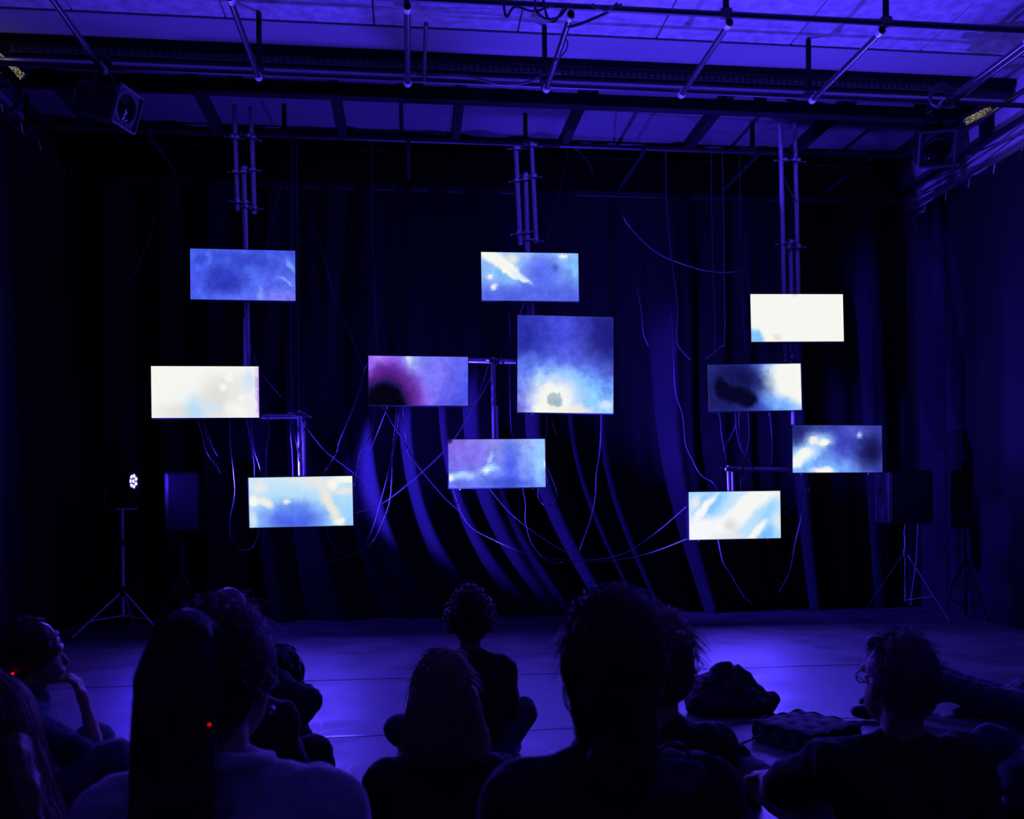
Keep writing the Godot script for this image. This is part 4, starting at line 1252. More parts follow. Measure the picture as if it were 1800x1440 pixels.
# ---------------------------------------------------------------- things lying on the floor
func cushion(label: String, p: Vector3, turn: float, w: float, h: float) -> void:
	var o := thing("floor_cushion", label, "cushion", p, turn)
	var s := Soup.new()
	var half := w / 2
	for side in [1, -1]:
		s.sheet(36, 36, func(u, v):
			var x: float = lerpf(-1, 1, u) * (1 if side > 0 else -1)
			var y: float = lerpf(1, -1, v)
			var edge := 1.0 - pow(maxf(absf(x), absf(y)), 6.0)
			var tuft := 0.0
			for i in 3:
				for j in 3:
					tuft += exp(-((x - (i - 1) * 0.6) ** 2 + (y - (j - 1) * 0.6) ** 2) / 0.02)
			var hgt := h * (0.40 + 0.12 * edge - 0.10 * tuft + 0.02 * sin(x * 9.0) * sin(y * 8.0))
			return Vector3(x * half, h / 2 + side * hgt, y * half))
	s.sheet(120, 6, func(u, v):
		var g: float = u * 4.0
		var k := int(g) % 4
		var f := g - floorf(g)
		var c := [Vector2(-1, 1), Vector2(1, 1), Vector2(1, -1), Vector2(-1, -1)]
		var q: Vector2 = (c[k] as Vector2).lerp(c[(k + 1) % 4], f)
		var out := 1.0 + 0.05 * sin(PI * v) + 0.015 * sin(g * 24.0)
		return Vector3(q.x * half * out, h * lerpf(0.10, 0.90, v), q.y * half * out))
	part("cover", s, M.cushion, o)
	for y in [0.12, 0.88]:
		var t := Soup.new()
		var pts := PackedVector3Array()
		for i in 81:
			var g := i / 80.0 * 4.0
			var k := int(g) % 4
			var c := [Vector2(-1, 1), Vector2(1, 1), Vector2(1, -1), Vector2(-1, -1)]
			var q: Vector2 = (c[k] as Vector2).lerp(c[(k + 1) % 4], g - floorf(g))
			pts.append(Vector3(q.x * half * 1.02, h * y + 0.006 * sin(g * 19.0), q.y * half * 1.02))
		t.tube(pts, 0.010, 8, false)
		part("piping", t, M.cushion, o)

func build_floor_things() -> void:
	# a dropped jacket
	var j := at_y(1280, 1252, 0)
	var o := thing("jacket", "dark jacket dropped in a heap on the open floor", "jacket", j, -0.1)
	var s := Soup.new()
	s.field([
		[Vector3(-0.17, 0.07, 0), Vector3(0.17, 0.05, 0.03), 0.075, 0.05], [Vector3(-0.13, 0.10, -0.02), Vector3(-0.02, 0.235, -0.02), 0.09, 0.05], [Vector3(-0.02, 0.23, -0.02), Vector3(0.07, 0.21, -0.02), 0.05, 0.04],
		[Vector3(0.06, 0.20, -0.02), Vector3(0.22, 0.05, 0.0), 0.055, 0.045], [Vector3(-0.03, 0.06, 0.08), Vector3(0.14, 0.05, 0.10), 0.07, 0.05], [Vector3(0.0, 0.15, 0.05), Vector3(0.12, 0.10, 0.08), 0.05, 0.045],
		[Vector3(-0.19, 0.05, 0.04), Vector3(-0.11, 0.05, 0.09), 0.055, 0.05], [Vector3(-0.08, 0.12, -0.12), Vector3(0.1, 0.08, -0.14), 0.09, 0.07], [Vector3(0.22, 0.035, 0.03), Vector3(0.275, 0.085, 0.0), 0.035, 0.022]], 0.010, 0.016)
	s.crumple(nz, 0.020, Vector3(8, 5, 8))
	for i in s.v.size():
		s.v[i].y = maxf(s.v[i].y, 0.002)
	var jb := part("cloth", s, M.jacket, o)
	var c := Soup.new()
	c.tube(spline([Vector3(-0.11, 0.27, 0.06), Vector3(-0.09, 0.20, 0.10), Vector3(-0.055, 0.12, 0.11), Vector3(-0.05, 0.06, 0.15), Vector3(-0.06, 0.02, 0.17)], 5), 0.006, 7)
	part("zip_edge", c, M.jacket, jb)
	cushion("quilted square floor cushion, empty, in front of the man in glasses", at_y(1418, 1306, 0), 0.5, 0.38, 0.12)
	cushion("quilted floor cushion beside the person with wispy hair", at_y(1240, 1388, 0), -0.25, 0.42, 0.13)
	var bag := thing("bag", "slumped dark cloth bag beside the man in glasses", "bag", Vector3(1.80, 0, -2.75), 0.3)
	var bs := Soup.new()
	bs.field([[Vector3(-0.12, 0.09, 0), Vector3(0.14, 0.08, 0.02), 0.085, 0.075], [Vector3(-0.06, 0.14, -0.05), Vector3(0.1, 0.17, -0.04), 0.08, 0.07], [Vector3(-0.02, 0.12, 0.06), Vector3(0.12, 0.12, 0.08), 0.07, 0.06]], 0.012, 0.014)
	bs.crumple(nz, 0.014, Vector3(9, 9, 9))
	for i in bs.v.size():
		bs.v[i].y = maxf(bs.v[i].y, 0.002)
	part("cloth", bs, M.denim, bag)
	for k in 2:
		var sb := Soup.new()
		sb.tube(spline([Vector3(-0.1, 0.16, 0.04 - 0.1 * k), Vector3(-0.03, 0.27, 0.02 - 0.08 * k), Vector3(0.07, 0.27, 0.03 - 0.1 * k), Vector3(0.12, 0.19, 0.05 - 0.1 * k)], 5), 0.011, 8)
		part("strap", sb, M.black, bag)
	var sh := Soup.new()
	sh.box(Vector3(0, 0.003, 0), Vector3(0.21, 0.004, 0.30), Basis(), 0.0015)
	var pap := part("programme_sheet", sh, M.paper)
	pap.position = at_y(1738, 1330, 0)
	pap.rotation.y = 0.5
	tag(pap, "white paper sheet lying on the floor beside the denim knee", "paper")
	# platform under the nearest rows
	var r := thing("seating_riser", "low dark platform under the pale shirt and the black jacket", "platform")
	var rs := Soup.new()
	rs.box(Vector3(0.0, 0.11, -0.45), Vector3(1.2, 0.22, 3.2), Basis(), 0.01)
	part("deck", rs, M.riser, r)
	for i in 3:
		var l := Soup.new()
		l.box(Vector3(-0.55 + i * 0.55, 0.11, -2.06), Vector3(0.06, 0.2, 0.012), Basis(), 0.003)
		part("front_batten", l, M.riser, r)

# ---------------------------------------------------------------- people
# limb lists hold tapered capsules [a, b, ra, rb] and ellipsoids [centre, radii, basis]; x to the figure's right hand as seen from behind, -z where it faces
func hand(prims: Array, wrist: Vector3, dir: Vector3, back: Vector3, side: float, curl: float, s := 1.0) -> void:
	var f := dir.normalized()
	var n := (back - f * back.dot(f)).normalized()
	var a := f.cross(n).normalized() * side
	prims.append([wrist, wrist + f * 0.03 * s, 0.024 * s, 0.022 * s])
	for k in 4:
		var o := (k - 1.5) * 0.019 * s
		var k0 := wrist + f * 0.03 * s + a * o * 0.6
		var k1 := wrist + f * (0.088 - 0.006 * absf(k - 1.2)) * s + a * o
		prims.append([k0, k1, 0.013 * s, 0.0105 * s])
		var l: float = [0.072, 0.080, 0.076, 0.060][k] * s
		var d1 := (f * cos(curl * 0.6) - n * sin(curl * 0.6)).normalized()
		var d2 := (f * cos(curl * 1.5) - n * sin(curl * 1.5)).normalized()
		var p := k1 + d1 * l * 0.5 + a * o * 0.12
		prims.append([k1, p, 0.0098 * s, 0.0088 * s])
		prims.append([p, p + d2 * l * 0.5, 0.0086 * s, 0.0072 * s])
	var t0 := wrist + f * 0.025 * s - a * 0.022 * s
	var t1 := t0 + (f * 0.6 - a * 0.75 - n * 0.25).normalized() * 0.04 * s
	prims.append([t0, t1, 0.0125 * s, 0.0105 * s])
	prims.append([t1, t1 + (f - a * 0.2 - n * 0.3 * curl).normalized() * 0.034 * s, 0.0102 * s, 0.008 * s])

func head_prims(c: Vector3, hb: Basis, s: float) -> Array:
	var q := func(x: float, y: float, z: float) -> Vector3: return c + hb * (Vector3(x, y, z) * s)
	var e := func(x: float, y: float, z: float, rx: float, ry: float, rz: float) -> Array: return [q.call(x, y, z), Vector3(rx, ry, rz) * s, hb]
	var out := [e.call(0, 0.02, 0.012, 0.076, 0.096, 0.094), e.call(0, -0.055, -0.042, 0.056, 0.066, 0.056), e.call(0, -0.1, -0.066, 0.026, 0.022, 0.026),
		[q.call(0, 0.0, -0.084), q.call(0, -0.036, -0.106), 0.006 * s, 0.011 * s], [q.call(-0.02, -0.072, -0.094), q.call(0.02, -0.072, -0.094), 0.008 * s, 0.008 * s],
		[q.call(-0.035, 0.022, -0.083), q.call(0.035, 0.022, -0.083), 0.013 * s, 0.013 * s]]
	for d in [-1, 1]:
		out.append(e.call(d * 0.078, -0.018, 0.008, 0.010, 0.031, 0.019))
		out.append(e.call(d * 0.083, -0.010, 0.018, 0.008, 0.022, 0.010))
	return out

func strand_mesh(n: int, rad: float, seed_: int, path: Callable, sides := 3) -> Soup:
	var rng := RandomNumberGenerator.new()
	rng.seed = seed_
	var s := Soup.new()
	for i in n:
		var p: PackedVector3Array = path.call(rng)
		var r := PackedFloat32Array()
		for k in p.size():
			r.append(rad * (1.0 if k < p.size() - 2 else (0.7 if k == p.size() - 2 else 0.25)))
		s.tube(p, r, sides, false)
	return s

# one sitting figure. f holds: head (world place of the middle of the head), turn, s, floor, lean, twist, arms and legs
# (elbow, wrist, palm turn / knee, ankle, toe as offsets), head turn and nod, the cloth names, how far sleeves reach
func person(label: String, f: Dictionary) -> Dictionary:
	var s: float = f.get("s", 1.0)
	var fy: float = f.get("floor", 0.0)
	var turn: float = f.get("turn", 0.0)
	var lean: float = f.get("lean", 0.05)
	var side_lean: float = f.get("side", 0.0)
	var hd: Vector3 = f.head
	var rise: float = hd.y - fy
	var h := maxf(rise - 0.75 * s, 0.0)
	var hy: float = rise
	var hl := Vector3(side_lean, hy, -lean)
	var rot := Basis(Vector3.UP, turn)
	var base := Vector3(hd.x, fy, hd.z) - rot * Vector3(hl.x, 0, hl.z)
	var o := thing("person", label, "person", base, turn)
	var sp := func(t: float) -> Vector3: return Vector3(side_lean * t * t, lerpf(h + 0.1 * s, hy - 0.165 * s, t), -lean * t * t)
	var pel: Vector3 = sp.call(0.0)
	var wai: Vector3 = sp.call(0.42)
	var che: Vector3 = sp.call(0.78)
	var nek: Vector3 = sp.call(1.0)
	var sw: float = f.get("shoulder", 0.165) * s * 0.92
	var tw: float = f.get("twist", 0.0)
	var across := Vector3(cos(tw), 0, sin(tw))
	var sl: Vector3 = che + Vector3(0, 0.035 * s, 0) - across * sw
	var sr: Vector3 = che + Vector3(0, 0.035 * s, 0) + across * sw
	sl.y += f.get("shrug_l", 0.0); sr.y += f.get("shrug_r", 0.0)
	var arms: Array = f.get("arms", [])
	if arms.is_empty():
		arms = [[Vector3(-0.07, -0.26, -0.06), Vector3(0.02, -0.40, -0.30)], [Vector3(0.07, -0.26, -0.06), Vector3(-0.02, -0.40, -0.30)]]
	var legs: Array = f.get("legs", [])
	if legs.is_empty():
		legs = [[Vector3(-0.30, 0.02, -0.30), Vector3(0.04, -0.05, -0.40), Vector3(0.12, -0.02, 0.03)], [Vector3(0.30, 0.02, -0.30), Vector3(-0.04, -0.05, -0.46), Vector3(-0.12, -0.02, 0.03)]]
	var torso := func(g: float) -> Array:
		var out := [[pel - across * 0.085 * s, pel + across * 0.085 * s, 0.115 * s + g, 0.115 * s + g]]
		for d in [-1.0, 1.0]:
			out.append([pel + across * 0.06 * d * s, wai + across * 0.05 * d * s, 0.108 * s + g, 0.098 * s + g])
			out.append([wai + across * 0.05 * d * s, che + across * 0.075 * d * s - Vector3(0, 0.03, 0) * s, 0.098 * s + g, 0.105 * s + g])
			var sh: Vector3 = sr if d > 0 else sl
			out.append([che + across * 0.07 * d * s, sh, 0.085 * s + g, 0.058 * s + g])
			out.append([nek + Vector3(0.025 * d, -0.03, 0.02) * s, nek + Vector3(0.025 * d, 0.0, 0.022) * s, 0.05 * s + g, 0.042 * s + g])
			out.append([nek + Vector3(0, 0.0, 0.014) * s, sh + Vector3(0, 0.006, 0) * s, 0.040 * s + g, 0.046 * s + g])
		return out
	var hb := Basis(Vector3.UP, f.get("look", 0.0)) * Basis(Vector3.RIGHT, f.get("nod", 0.0)) * Basis(Vector3.BACK, f.get("tilt", 0.0))
	var hc := hl
	var neck := [[nek + Vector3(0, -0.06, 0.01) * s, hc + hb * (Vector3(0, -0.06, 0.025) * s), 0.056 * s, 0.05 * s]]
	var limbs := []      # bare limbs
	var sleeves := []
	var trous := []
	var hands := []
	var reach: float = f.get("sleeve", 1.0)
	for k in 2:
		var sh: Vector3 = sl if k == 0 else sr
		var el: Vector3 = sh + arms[k][0] * s
		var wr: Vector3 = sh + arms[k][1] * s
		limbs.append([sh, el, 0.05 * s, 0.038 * s]); limbs.append([el, wr, 0.038 * s, 0.025 * s])
		var g := 0.008 * s
		if reach <= 0.5:
			sleeves.append([sh, sh.lerp(el, reach * 2.0), 0.056 * s + g, 0.052 * s + g])
		else:
			sleeves.append([sh, el, 0.054 * s + g, 0.043 * s + g])
			sleeves.append([el, el.lerp(wr, (reach - 0.5) * 2.0), 0.043 * s + g, 0.032 * s + g])
		var dir := (wr - el).normalized()
		var bk := Vector3(0, 1, 0) if arms[k].size() < 3 else arms[k][2] as Vector3
		var hp := []
		hand(hp, wr, dir if arms[k].size() < 4 else arms[k][3] as Vector3, bk, 1.0 if k == 0 else -1.0, f.get("curl", 0.5), s)
		hands.append(hp)
	var feet := []
	for k in 2:
		var hip: Vector3 = pel + across * (0.085 if k == 1 else -0.085) * s + Vector3(0, -0.01, 0)
		var kn: Vector3 = hip + legs[k][0] * s
		var an: Vector3 = hip + legs[k][1] * s
		kn.y = maxf(kn.y, 0.075); an.y = maxf(an.y, 0.05)
		limbs.append([hip, kn, 0.075 * s, 0.052 * s]); limbs.append([kn, an, 0.05 * s, 0.034 * s])
		trous.append([hip, kn, 0.092 * s, 0.07 * s]); trous.append([kn, an, 0.07 * s, 0.052 * s])
		var toe: Vector3 = an + legs[k][2] * s
		toe.y = maxf(toe.y, 0.035)
		feet.append([an, toe, 0.042 * s, 0.036 * s])
	var fine: float = f.get("cell", 0.014)
	var b := Soup.new()
	b.field(torso.call(-0.012) + neck + limbs, 0.020, 0.010)
	b.field(head_prims(hc, hb, s) + neck, f.get("head_cell", 0.008), 0.004)
	for hp in hands:
		b.field(hp, 0.0055, 0.0035)
	var body := part("body", b, M.skin, o)
	var t := Soup.new()
	t.field(torso.call(-0.002 * s) + sleeves, fine, 0.012)
	t.crumple(nz, f.get("folds", 0.009), Vector3(8.5, 5.0, 8.5))
	part(f.get("top_name", "shirt"), t, M[f.get("top", "tee")], o)
	var p := Soup.new()
	p.field(trous + [[pel - across * 0.085 * s, pel + across * 0.085 * s, 0.126 * s, 0.126 * s]], maxf(fine, 0.016), 0.012)
	p.crumple(nz, 0.008, Vector3(8, 6, 8))
	part("trousers", p, M[f.get("bottom", "trousers")], o)
	for k in 2:
		var ft: Array = feet[k]
		var sf := Soup.new()
		var dn: Vector3 = (ft[1] - ft[0]).normalized()
		sf.field([ft, [ft[0] - dn * 0.05 * s, ft[0] + dn * 0.02 * s, 0.038 * s, 0.04 * s], [ft[0] + Vector3(0, 0.045, 0) * s, ft[0], 0.046 * s, 0.045 * s], [ft[1], ft[1] + dn * 0.05 * s, 0.042 * s, 0.034 * s]], 0.010, 0.01)
		part("shoe", sf, M[f.get("shoes", "black")], o)
	for d in [-1, 1]:
		var ey := Soup.new()
		ey.ball(hc + hb * (Vector3(d * 0.032, 0.000, -0.073) * s), Vector3.ONE * 0.0105 * s, Basis(), 10)
		part("eye", ey, M.eye, o)
	return {"o": o, "hc": hc, "hb": hb, "s": s, "nek": nek, "sl": sl, "sr": sr, "h": h, "pel": pel, "body": body}

func hair(w: Dictionary, prims: Array, m: Material, cell := 0.009, amp := 0.005) -> MeshInstance3D:
	var out := []
	for p in prims:
		if p.size() == 4:
			out.append([w.hc + w.hb * (p[0] * w.s), w.hc + w.hb * (p[1] * w.s), p[2] * w.s, p[3] * w.s])
		else:
			out.append([w.hc + w.hb * (p[0] * w.s), p[1] * w.s, w.hb])
	var s := Soup.new()
	s.field(out, cell, 0.006)
	s.crumple(nz, amp, Vector3(14, 5, 14))
	return part("hair", s, m, w.o)

# strands that leave the crown, follow the skull and then fall to a given level (head-relative metres)
func falling(w: Dictionary, m: Material, n: int, rad: float, seed_: int, low: float, spread: float, wave: float, off: float, parent: Node, face := 0.35) -> void:
	var s := strand_mesh(n, rad, seed_, func(rng: RandomNumberGenerator) -> PackedVector3Array:
		var az := rng.randf_range(-PI * (1.0 - face), PI * (1.0 - face))
		var el := deg_to_rad(rng.randf_range(35, 86))
		var d := off * rng.randf_range(0.2, 1.6)
		var R := Vector3(0.092 + d, 0.128 + d, 0.114 + d)
		var pts := PackedVector3Array()
		var end := deg_to_rad(rng.randf_range(-12, 4))
		for k in 6:
			var e := lerpf(el, end, k / 5.0)
			pts.append(w.hc + w.hb * (Vector3(sin(az) * cos(e) * R.x, sin(e) * R.y + 0.012, cos(az) * cos(e) * R.z + 0.012) * w.s))
		var last := pts[5]
		var yb: float = w.hc.y + low * w.s * rng.randf_range(0.75, 1.08)
		var ph := rng.randf() * TAU
		var outw: Vector3 = w.hb * Vector3(sin(az), 0, cos(az))
		if yb < last.y:
			for k in range(1, 9):
				var t := k / 8.0
				var q: Vector3 = last + outw * spread * t * rng.randf_range(0.9, 1.1) + Vector3(sin(ph + t * 11.0), 0, cos(ph + t * 9.0)) * wave * t
				q.y = lerpf(last.y, yb, t)
				pts.append(q)
		return pts)
	part("hair_strands", s, m, parent).set_meta("kind", "stuff")

# loose wisps that stand off the head
func wisps(w: Dictionary, m: Material, n: int, rad: float, seed_: int, len_: float, parent: Node, curl := 0.0, cover := 0.0) -> void:
	var s := strand_mesh(n, rad, seed_, func(rng: RandomNumberGenerator) -> PackedVector3Array:
		var az := rng.randf_range(-PI, PI) if cover > 0.0 else rng.randf_range(-2.3, 2.3)
		var el := deg_to_rad(rng.randf_range(-25.0 if curl > 0.0 else 5.0, 88))
		var dir := Vector3(sin(az) * cos(el), sin(el), cos(az) * cos(el))
		var p: Vector3 = dir * (Vector3(0.094, 0.130, 0.118)) + Vector3(0, 0.014, 0.018)
		var tan_ := dir.cross(Vector3(rng.randf() - 0.5, rng.randf() - 0.5, rng.randf() - 0.5)).normalized()
		var l := len_ * rng.randf_range(0.4, 1.2)
		var pts := PackedVector3Array()
		var ph := rng.randf() * TAU
		var nrm := dir.cross(tan_)
		for k in 8:
			var t := k / 7.0
			var q: Vector3 = p
			if curl > 0.0:
				q += dir * l * 0.35 * t + (tan_ * cos(ph + t * 9.0) + nrm * sin(ph + t * 9.0)) * curl
			else:
				q += dir * l * (0.45 * t - 0.22 * t * t) + tan_ * l * t + Vector3(0, -0.2, 0) * l * t * t
			pts.append(w.hc + w.hb * (q * w.s))
		return pts)
	part("hair_strands", s, m, parent).set_meta("kind", "stuff")

func red_light(w: Dictionary, at: Vector3, r: float) -> void:
	var e := Soup.new()
	e.ball(at, Vector3.ONE * r, Basis(), 10)
	part("earpiece_light", e, M.red_led, w.o, "tiny red indicator light of an earpiece")

# short hair: locks that lie down along the skull all over, nape included
func cropped(w: Dictionary, m: Material, n: int, rad: float, seed_: int, len_: float, lift: float, parent: Node) -> void:
	var s := strand_mesh(n, rad, seed_, func(rng: RandomNumberGenerator) -> PackedVector3Array:
		var az := rng.randf_range(-2.5, 2.5)
		var el := deg_to_rad(rng.randf_range(-30, 88))
		var back := el < 0.25
		if (back and absf(az) > 1.45) or (el < 0.9 and absf(az) > 1.75):
			az *= 0.5
		var sw := rng.randf_range(-0.25, 0.25)
		var up_ := lift * rng.randf_range(0.2, 1.3)
		var span := len_ * rng.randf_range(0.6, 1.2) / 0.11
		var pts := PackedVector3Array()
		for k in 7:
			var t := k / 6.0
			var e := maxf(el - span * t, deg_to_rad(-48))
			var a := az + sw * t
			var g := 1.0 + 0.03 + up_ * t
			pts.append(w.hc + w.hb * (Vector3(sin(a) * cos(e) * 0.086 * g, sin(e) * 0.112 * g + 0.016, cos(a) * cos(e) * 0.106 * g + 0.016) * w.s))
		return pts)
	part("hair_strands", s, m, parent).set_meta("kind", "stuff")

func build_people() -> void:
	var cap := [[Vector3(0, 0.028, 0.018), Vector3(0.084, 0.102, 0.102)], [Vector3(0, -0.02, 0.05), Vector3(0.080, 0.082, 0.068)]]
	for p in cap: p.append(Basis())
	var tucked := [[Vector3(-0.16, 0.03, -0.34), Vector3(0.04, -0.05, -0.38), Vector3(0.10, -0.02, 0.03)], [Vector3(0.16, 0.03, -0.34), Vector3(-0.02, -0.05, -0.44), Vector3(-0.10, -0.02, 0.03)]]
	# --- curly-haired listener, furthest forward
	var w := person("person with short curly hair in black jumper, sitting cross-legged furthest forward", {"head": at_z(826, 1092, -4.3), "lean": 0.10, "s": 0.96, "top": "sweater", "bottom": "grey_cloth", "nod": -0.05,
		"legs": [[Vector3(-0.26, 0.10, -0.26), Vector3(0.02, -0.04, -0.40), Vector3(0.1, -0.02, 0.02)], [Vector3(0.17, 0.19, -0.16), Vector3(0.10, -0.04, -0.36), Vector3(0.05, -0.02, -0.08)]],
		"arms": [[Vector3(-0.06, -0.26, -0.05), Vector3(0.05, -0.36, -0.28)], [Vector3(0.05, -0.27, -0.05), Vector3(-0.06, -0.32, -0.28)]]})
	var hr := hair(w, cap, M.hair_brown, 0.010, 0.006)
	wisps(w, M.hair_brown, 800, 0.0028, 3, 0.115, hr, 0.013, 1.0)
	red_light(w, w.hc + w.hb * Vector3(0.045, -0.062, 0.078), 0.005)
	var loop := Soup.new()
	loop.tube(spline([w.hc + Vector3(0.05, -0.07, 0.07), w.hc + Vector3(0.0, -0.12, 0.085), w.hc + Vector3(0.02, -0.19, 0.115), w.hc + Vector3(0.055, -0.24, 0.12), w.hc + Vector3(0.05, -0.29, 0.13)], 5), 0.0022, 6)
	part("earpiece_wire", loop, M.cable, w.o)

	# --- woman with shoulder-length fair hair
	w = person("person with shoulder-length fair hair in black top sitting behind the curly head", {"head": at_z(780, 1230, -2.7), "lean": 0.13, "top": "sweater", "bottom": "pale_trousers", "shoulder": 0.175, "cell": 0.012, "nod": -0.12,
		"arms": [[Vector3(-0.05, -0.27, 0.0), Vector3(0.12, -0.36, -0.25)], [Vector3(0.05, -0.27, -0.02), Vector3(-0.10, -0.36, -0.27)]],
		"legs": [[Vector3(-0.22, 0.05, -0.32), Vector3(0.04, -0.05, -0.42), Vector3(0.12, -0.02, 0.03)], [Vector3(0.20, 0.02, -0.30), Vector3(-0.04, -0.05, -0.46), Vector3(-0.12, -0.02, 0.03)]]})
	hr = hair(w, cap + [[Vector3(-0.045, 0.02, 0.05), Vector3(-0.070, -0.10, 0.05), 0.05, 0.03], [Vector3(0.045, 0.02, 0.05), Vector3(0.066, -0.09, 0.05), 0.05, 0.03], [Vector3(0, 0.0, 0.06), Vector3(0, -0.13, 0.065), 0.055, 0.04], [Vector3(-0.035, 0, 0.06), Vector3(-0.045, -0.12, 0.06), 0.045, 0.035], [Vector3(0.035, 0, 0.06), Vector3(0.045, -0.11, 0.06), 0.045, 0.035]], M.hair_blond, 0.008)
	falling(w, M.hair_blond, 900, 0.0011, 7, -0.155, 0.032, 0.009, 0.006, hr)
	wisps(w, M.hair_blond, 320, 0.0008, 8, 0.055, hr)
	var bag := Soup.new()
	bag.field([[w.pel + Vector3(0.17, -0.02, -0.06), w.pel + Vector3(0.26, 0.06, -0.16), 0.05, 0.04], [w.pel + Vector3(0.17, -0.04, -0.02), w.pel + Vector3(0.27, -0.02, -0.12), 0.06, 0.05]], 0.012, 0.012)
	bag.crumple(nz, 0.008, Vector3(9, 9, 9))
	part("folded_jumper", bag, M.grey_cloth, w.o)

	# --- person close up with dark hair tied low
	w = person("person with dark hair tied low at the nape, black jacket, on the platform", {"head": at_z(1072, 1172, -1.58), "floor": 0.22, "lean": 0.04, "top": "tee", "top_name": "jacket", "shoulder": 0.185, "cell": 0.010, "head_cell": 0.006, "folds": 0.007, "s": 0.96, "look": 0.10, "legs": tucked})
	hr = hair(w, cap + [[Vector3(0, -0.03, 0.07), Vector3(0, -0.14, 0.065), 0.055, 0.034], [Vector3(0, -0.14, 0.072), Vector3(-0.025, -0.20, 0.08), 0.038, 0.020], [Vector3(0.02, -0.1, 0.072), Vector3(0.04, -0.20, 0.08), 0.044, 0.018], [Vector3(-0.03, -0.12, 0.065), Vector3(-0.07, -0.20, 0.07), 0.026, 0.010]], M.hair_dark, 0.007, 0.003)
	falling(w, M.hair_dark, 1300, 0.0008, 17, -0.205, -0.052, 0.008, 0.003, hr, 0.48)
	wisps(w, M.hair_brown, 520, 0.0006, 19, 0.055, hr)
	var ml := Soup.new()
	ml.tube(spline([w.hc + Vector3(-0.086, -0.03, 0.01), w.hc + Vector3(-0.083, -0.06, 0.02), w.hc + Vector3(-0.06, -0.09, -0.02)], 5), 0.002, 6)
	part("mask_loop", ml, M.shirt, w.o)
	var hood := Soup.new()
	hood.field([[w.sr + Vector3(-0.10, 0.05, 0.03), w.sr + Vector3(-0.03, 0.045, 0.04), 0.026, 0.022], [w.sr + Vector3(-0.13, 0.045, 0.05), w.sr + Vector3(-0.06, 0.03, 0.07), 0.020, 0.016]], 0.008, 0.008)
	hood.crumple(nz, 0.006, Vector3(16, 16, 16))
	part("scarf", hood, M.grey_cloth, w.o)
	var strap := Soup.new()
	strap.tube(spline([w.sr + Vector3(-0.11, 0.05, 0.04), w.sr + Vector3(-0.08, 0.09, 0.02), w.sr + Vector3(-0.05, 0.095, 0.02), w.sr + Vector3(-0.035, 0.08, 0.03), w.sr + Vector3(-0.03, 0.055, 0.04)], 5), 0.004, 7)
	part("cord", strap, M.cable, w.o)

	# --- person behind with wispy hair
	w = person("person with wispy tied-up hair in black T-shirt beside the empty cushions", {"head": at_z(1152, 1170, -2.35), "lean": 0.02, "top": "tee", "shoulder": 0.175, "cell": 0.012, "look": 0.25, "s": 0.96, "legs": tucked,
		"arms": [[Vector3(-0.05, -0.27, -0.03), Vector3(0.10, -0.36, -0.27)], [Vector3(0.06, -0.27, -0.06), Vector3(-0.06, -0.40, -0.27)]]})
	hr = hair(w, cap + [[Vector3(0, 0.05, 0.10), Vector3(0.045, 0.045, 0.04), Basis()]], M.hair_brown, 0.009)
	wisps(w, M.hair_blond, 420, 0.0008, 23, 0.08, hr)
	wisps(w, M.hair_blond, 400, 0.0011, 24, 0.05, hr, 0.007)

	# --- man in glasses
	w = person("person with short hair and glasses in black T-shirt, one leg stretched out", {"head": at_z(1576, 1198, -2.25), "lean": 0.02, "top": "tee", "shoulder": 0.205, "cell": 0.012, "s": 0.98, "look": 0.18, "sleeve": 0.38, "folds": 0.009, "shoes": "shoe", "curl": 0.6, "shrug_l": 0.02, "shrug_r": 0.02,
		"arms": [[Vector3(-0.10, -0.10, -0.13), Vector3(-0.03, -0.14, -0.36)], [Vector3(0.08, -0.28, -0.02), Vector3(0.02, -0.42, -0.26)]],
		"legs": [[Vector3(0.0, 0.20, -0.42), Vector3(-0.05, 0.19, -0.86), Vector3(-0.10, 0.07, -0.10)], [Vector3(0.22, 0.04, -0.32), Vector3(0.0, -0.05, -0.42), Vector3(-0.12, -0.02, 0.03)]]})
	hr = hair(w, [[Vector3(0, 0.030, 0.025), Vector3(0.080, 0.094, 0.098), Basis()], [Vector3(0, -0.02, 0.055), Vector3(0.072, 0.075, 0.052), Basis()], [Vector3(-0.03, 0.098, -0.05), Vector3(0.03, 0.105, 0.0), 0.018, 0.022]], M.hair_grey, 0.007, 0.003)
	cropped(w, M.hair_grey, 1500, 0.0010, 31, 0.045, 0.05, hr)
	wisps(w, M.hair_grey, 420, 0.0007, 33, 0.032, hr)
	var gl := Soup.new()
	for d in [-1, 1]:
		var ring := PackedVector3Array()
		for k in 21:
			var g := TAU * k / 20.0
			ring.append(w.hc + w.hb * (Vector3(d * 0.031 + cos(g) * 0.022, -0.002 + sin(g) * 0.017, -0.097 + 0.004 * absf(cos(g)))))
		gl.tube(ring, 0.0022, 6, false)
		gl.tube(PackedVector3Array([w.hc + w.hb * Vector3(d * 0.053, 0.004, -0.094), w.hc + w.hb * Vector3(d * 0.082, 0.004, -0.03), w.hc + w.hb * Vector3(d * 0.086, -0.004, 0.015)]), 0.0022, 6)
	gl.tube(PackedVector3Array([w.hc + w.hb * Vector3(-0.009, 0.002, -0.098), w.hc + w.hb * Vector3(0.009, 0.002, -0.098)]), 0.002, 6)
	part("glasses", gl, M.black, w.o)
	var an: Vector3 = w.pel + Vector3(-0.085, -0.01, 0) * 0.98 + Vector3(-0.05, 0.19, -0.86) * 0.98
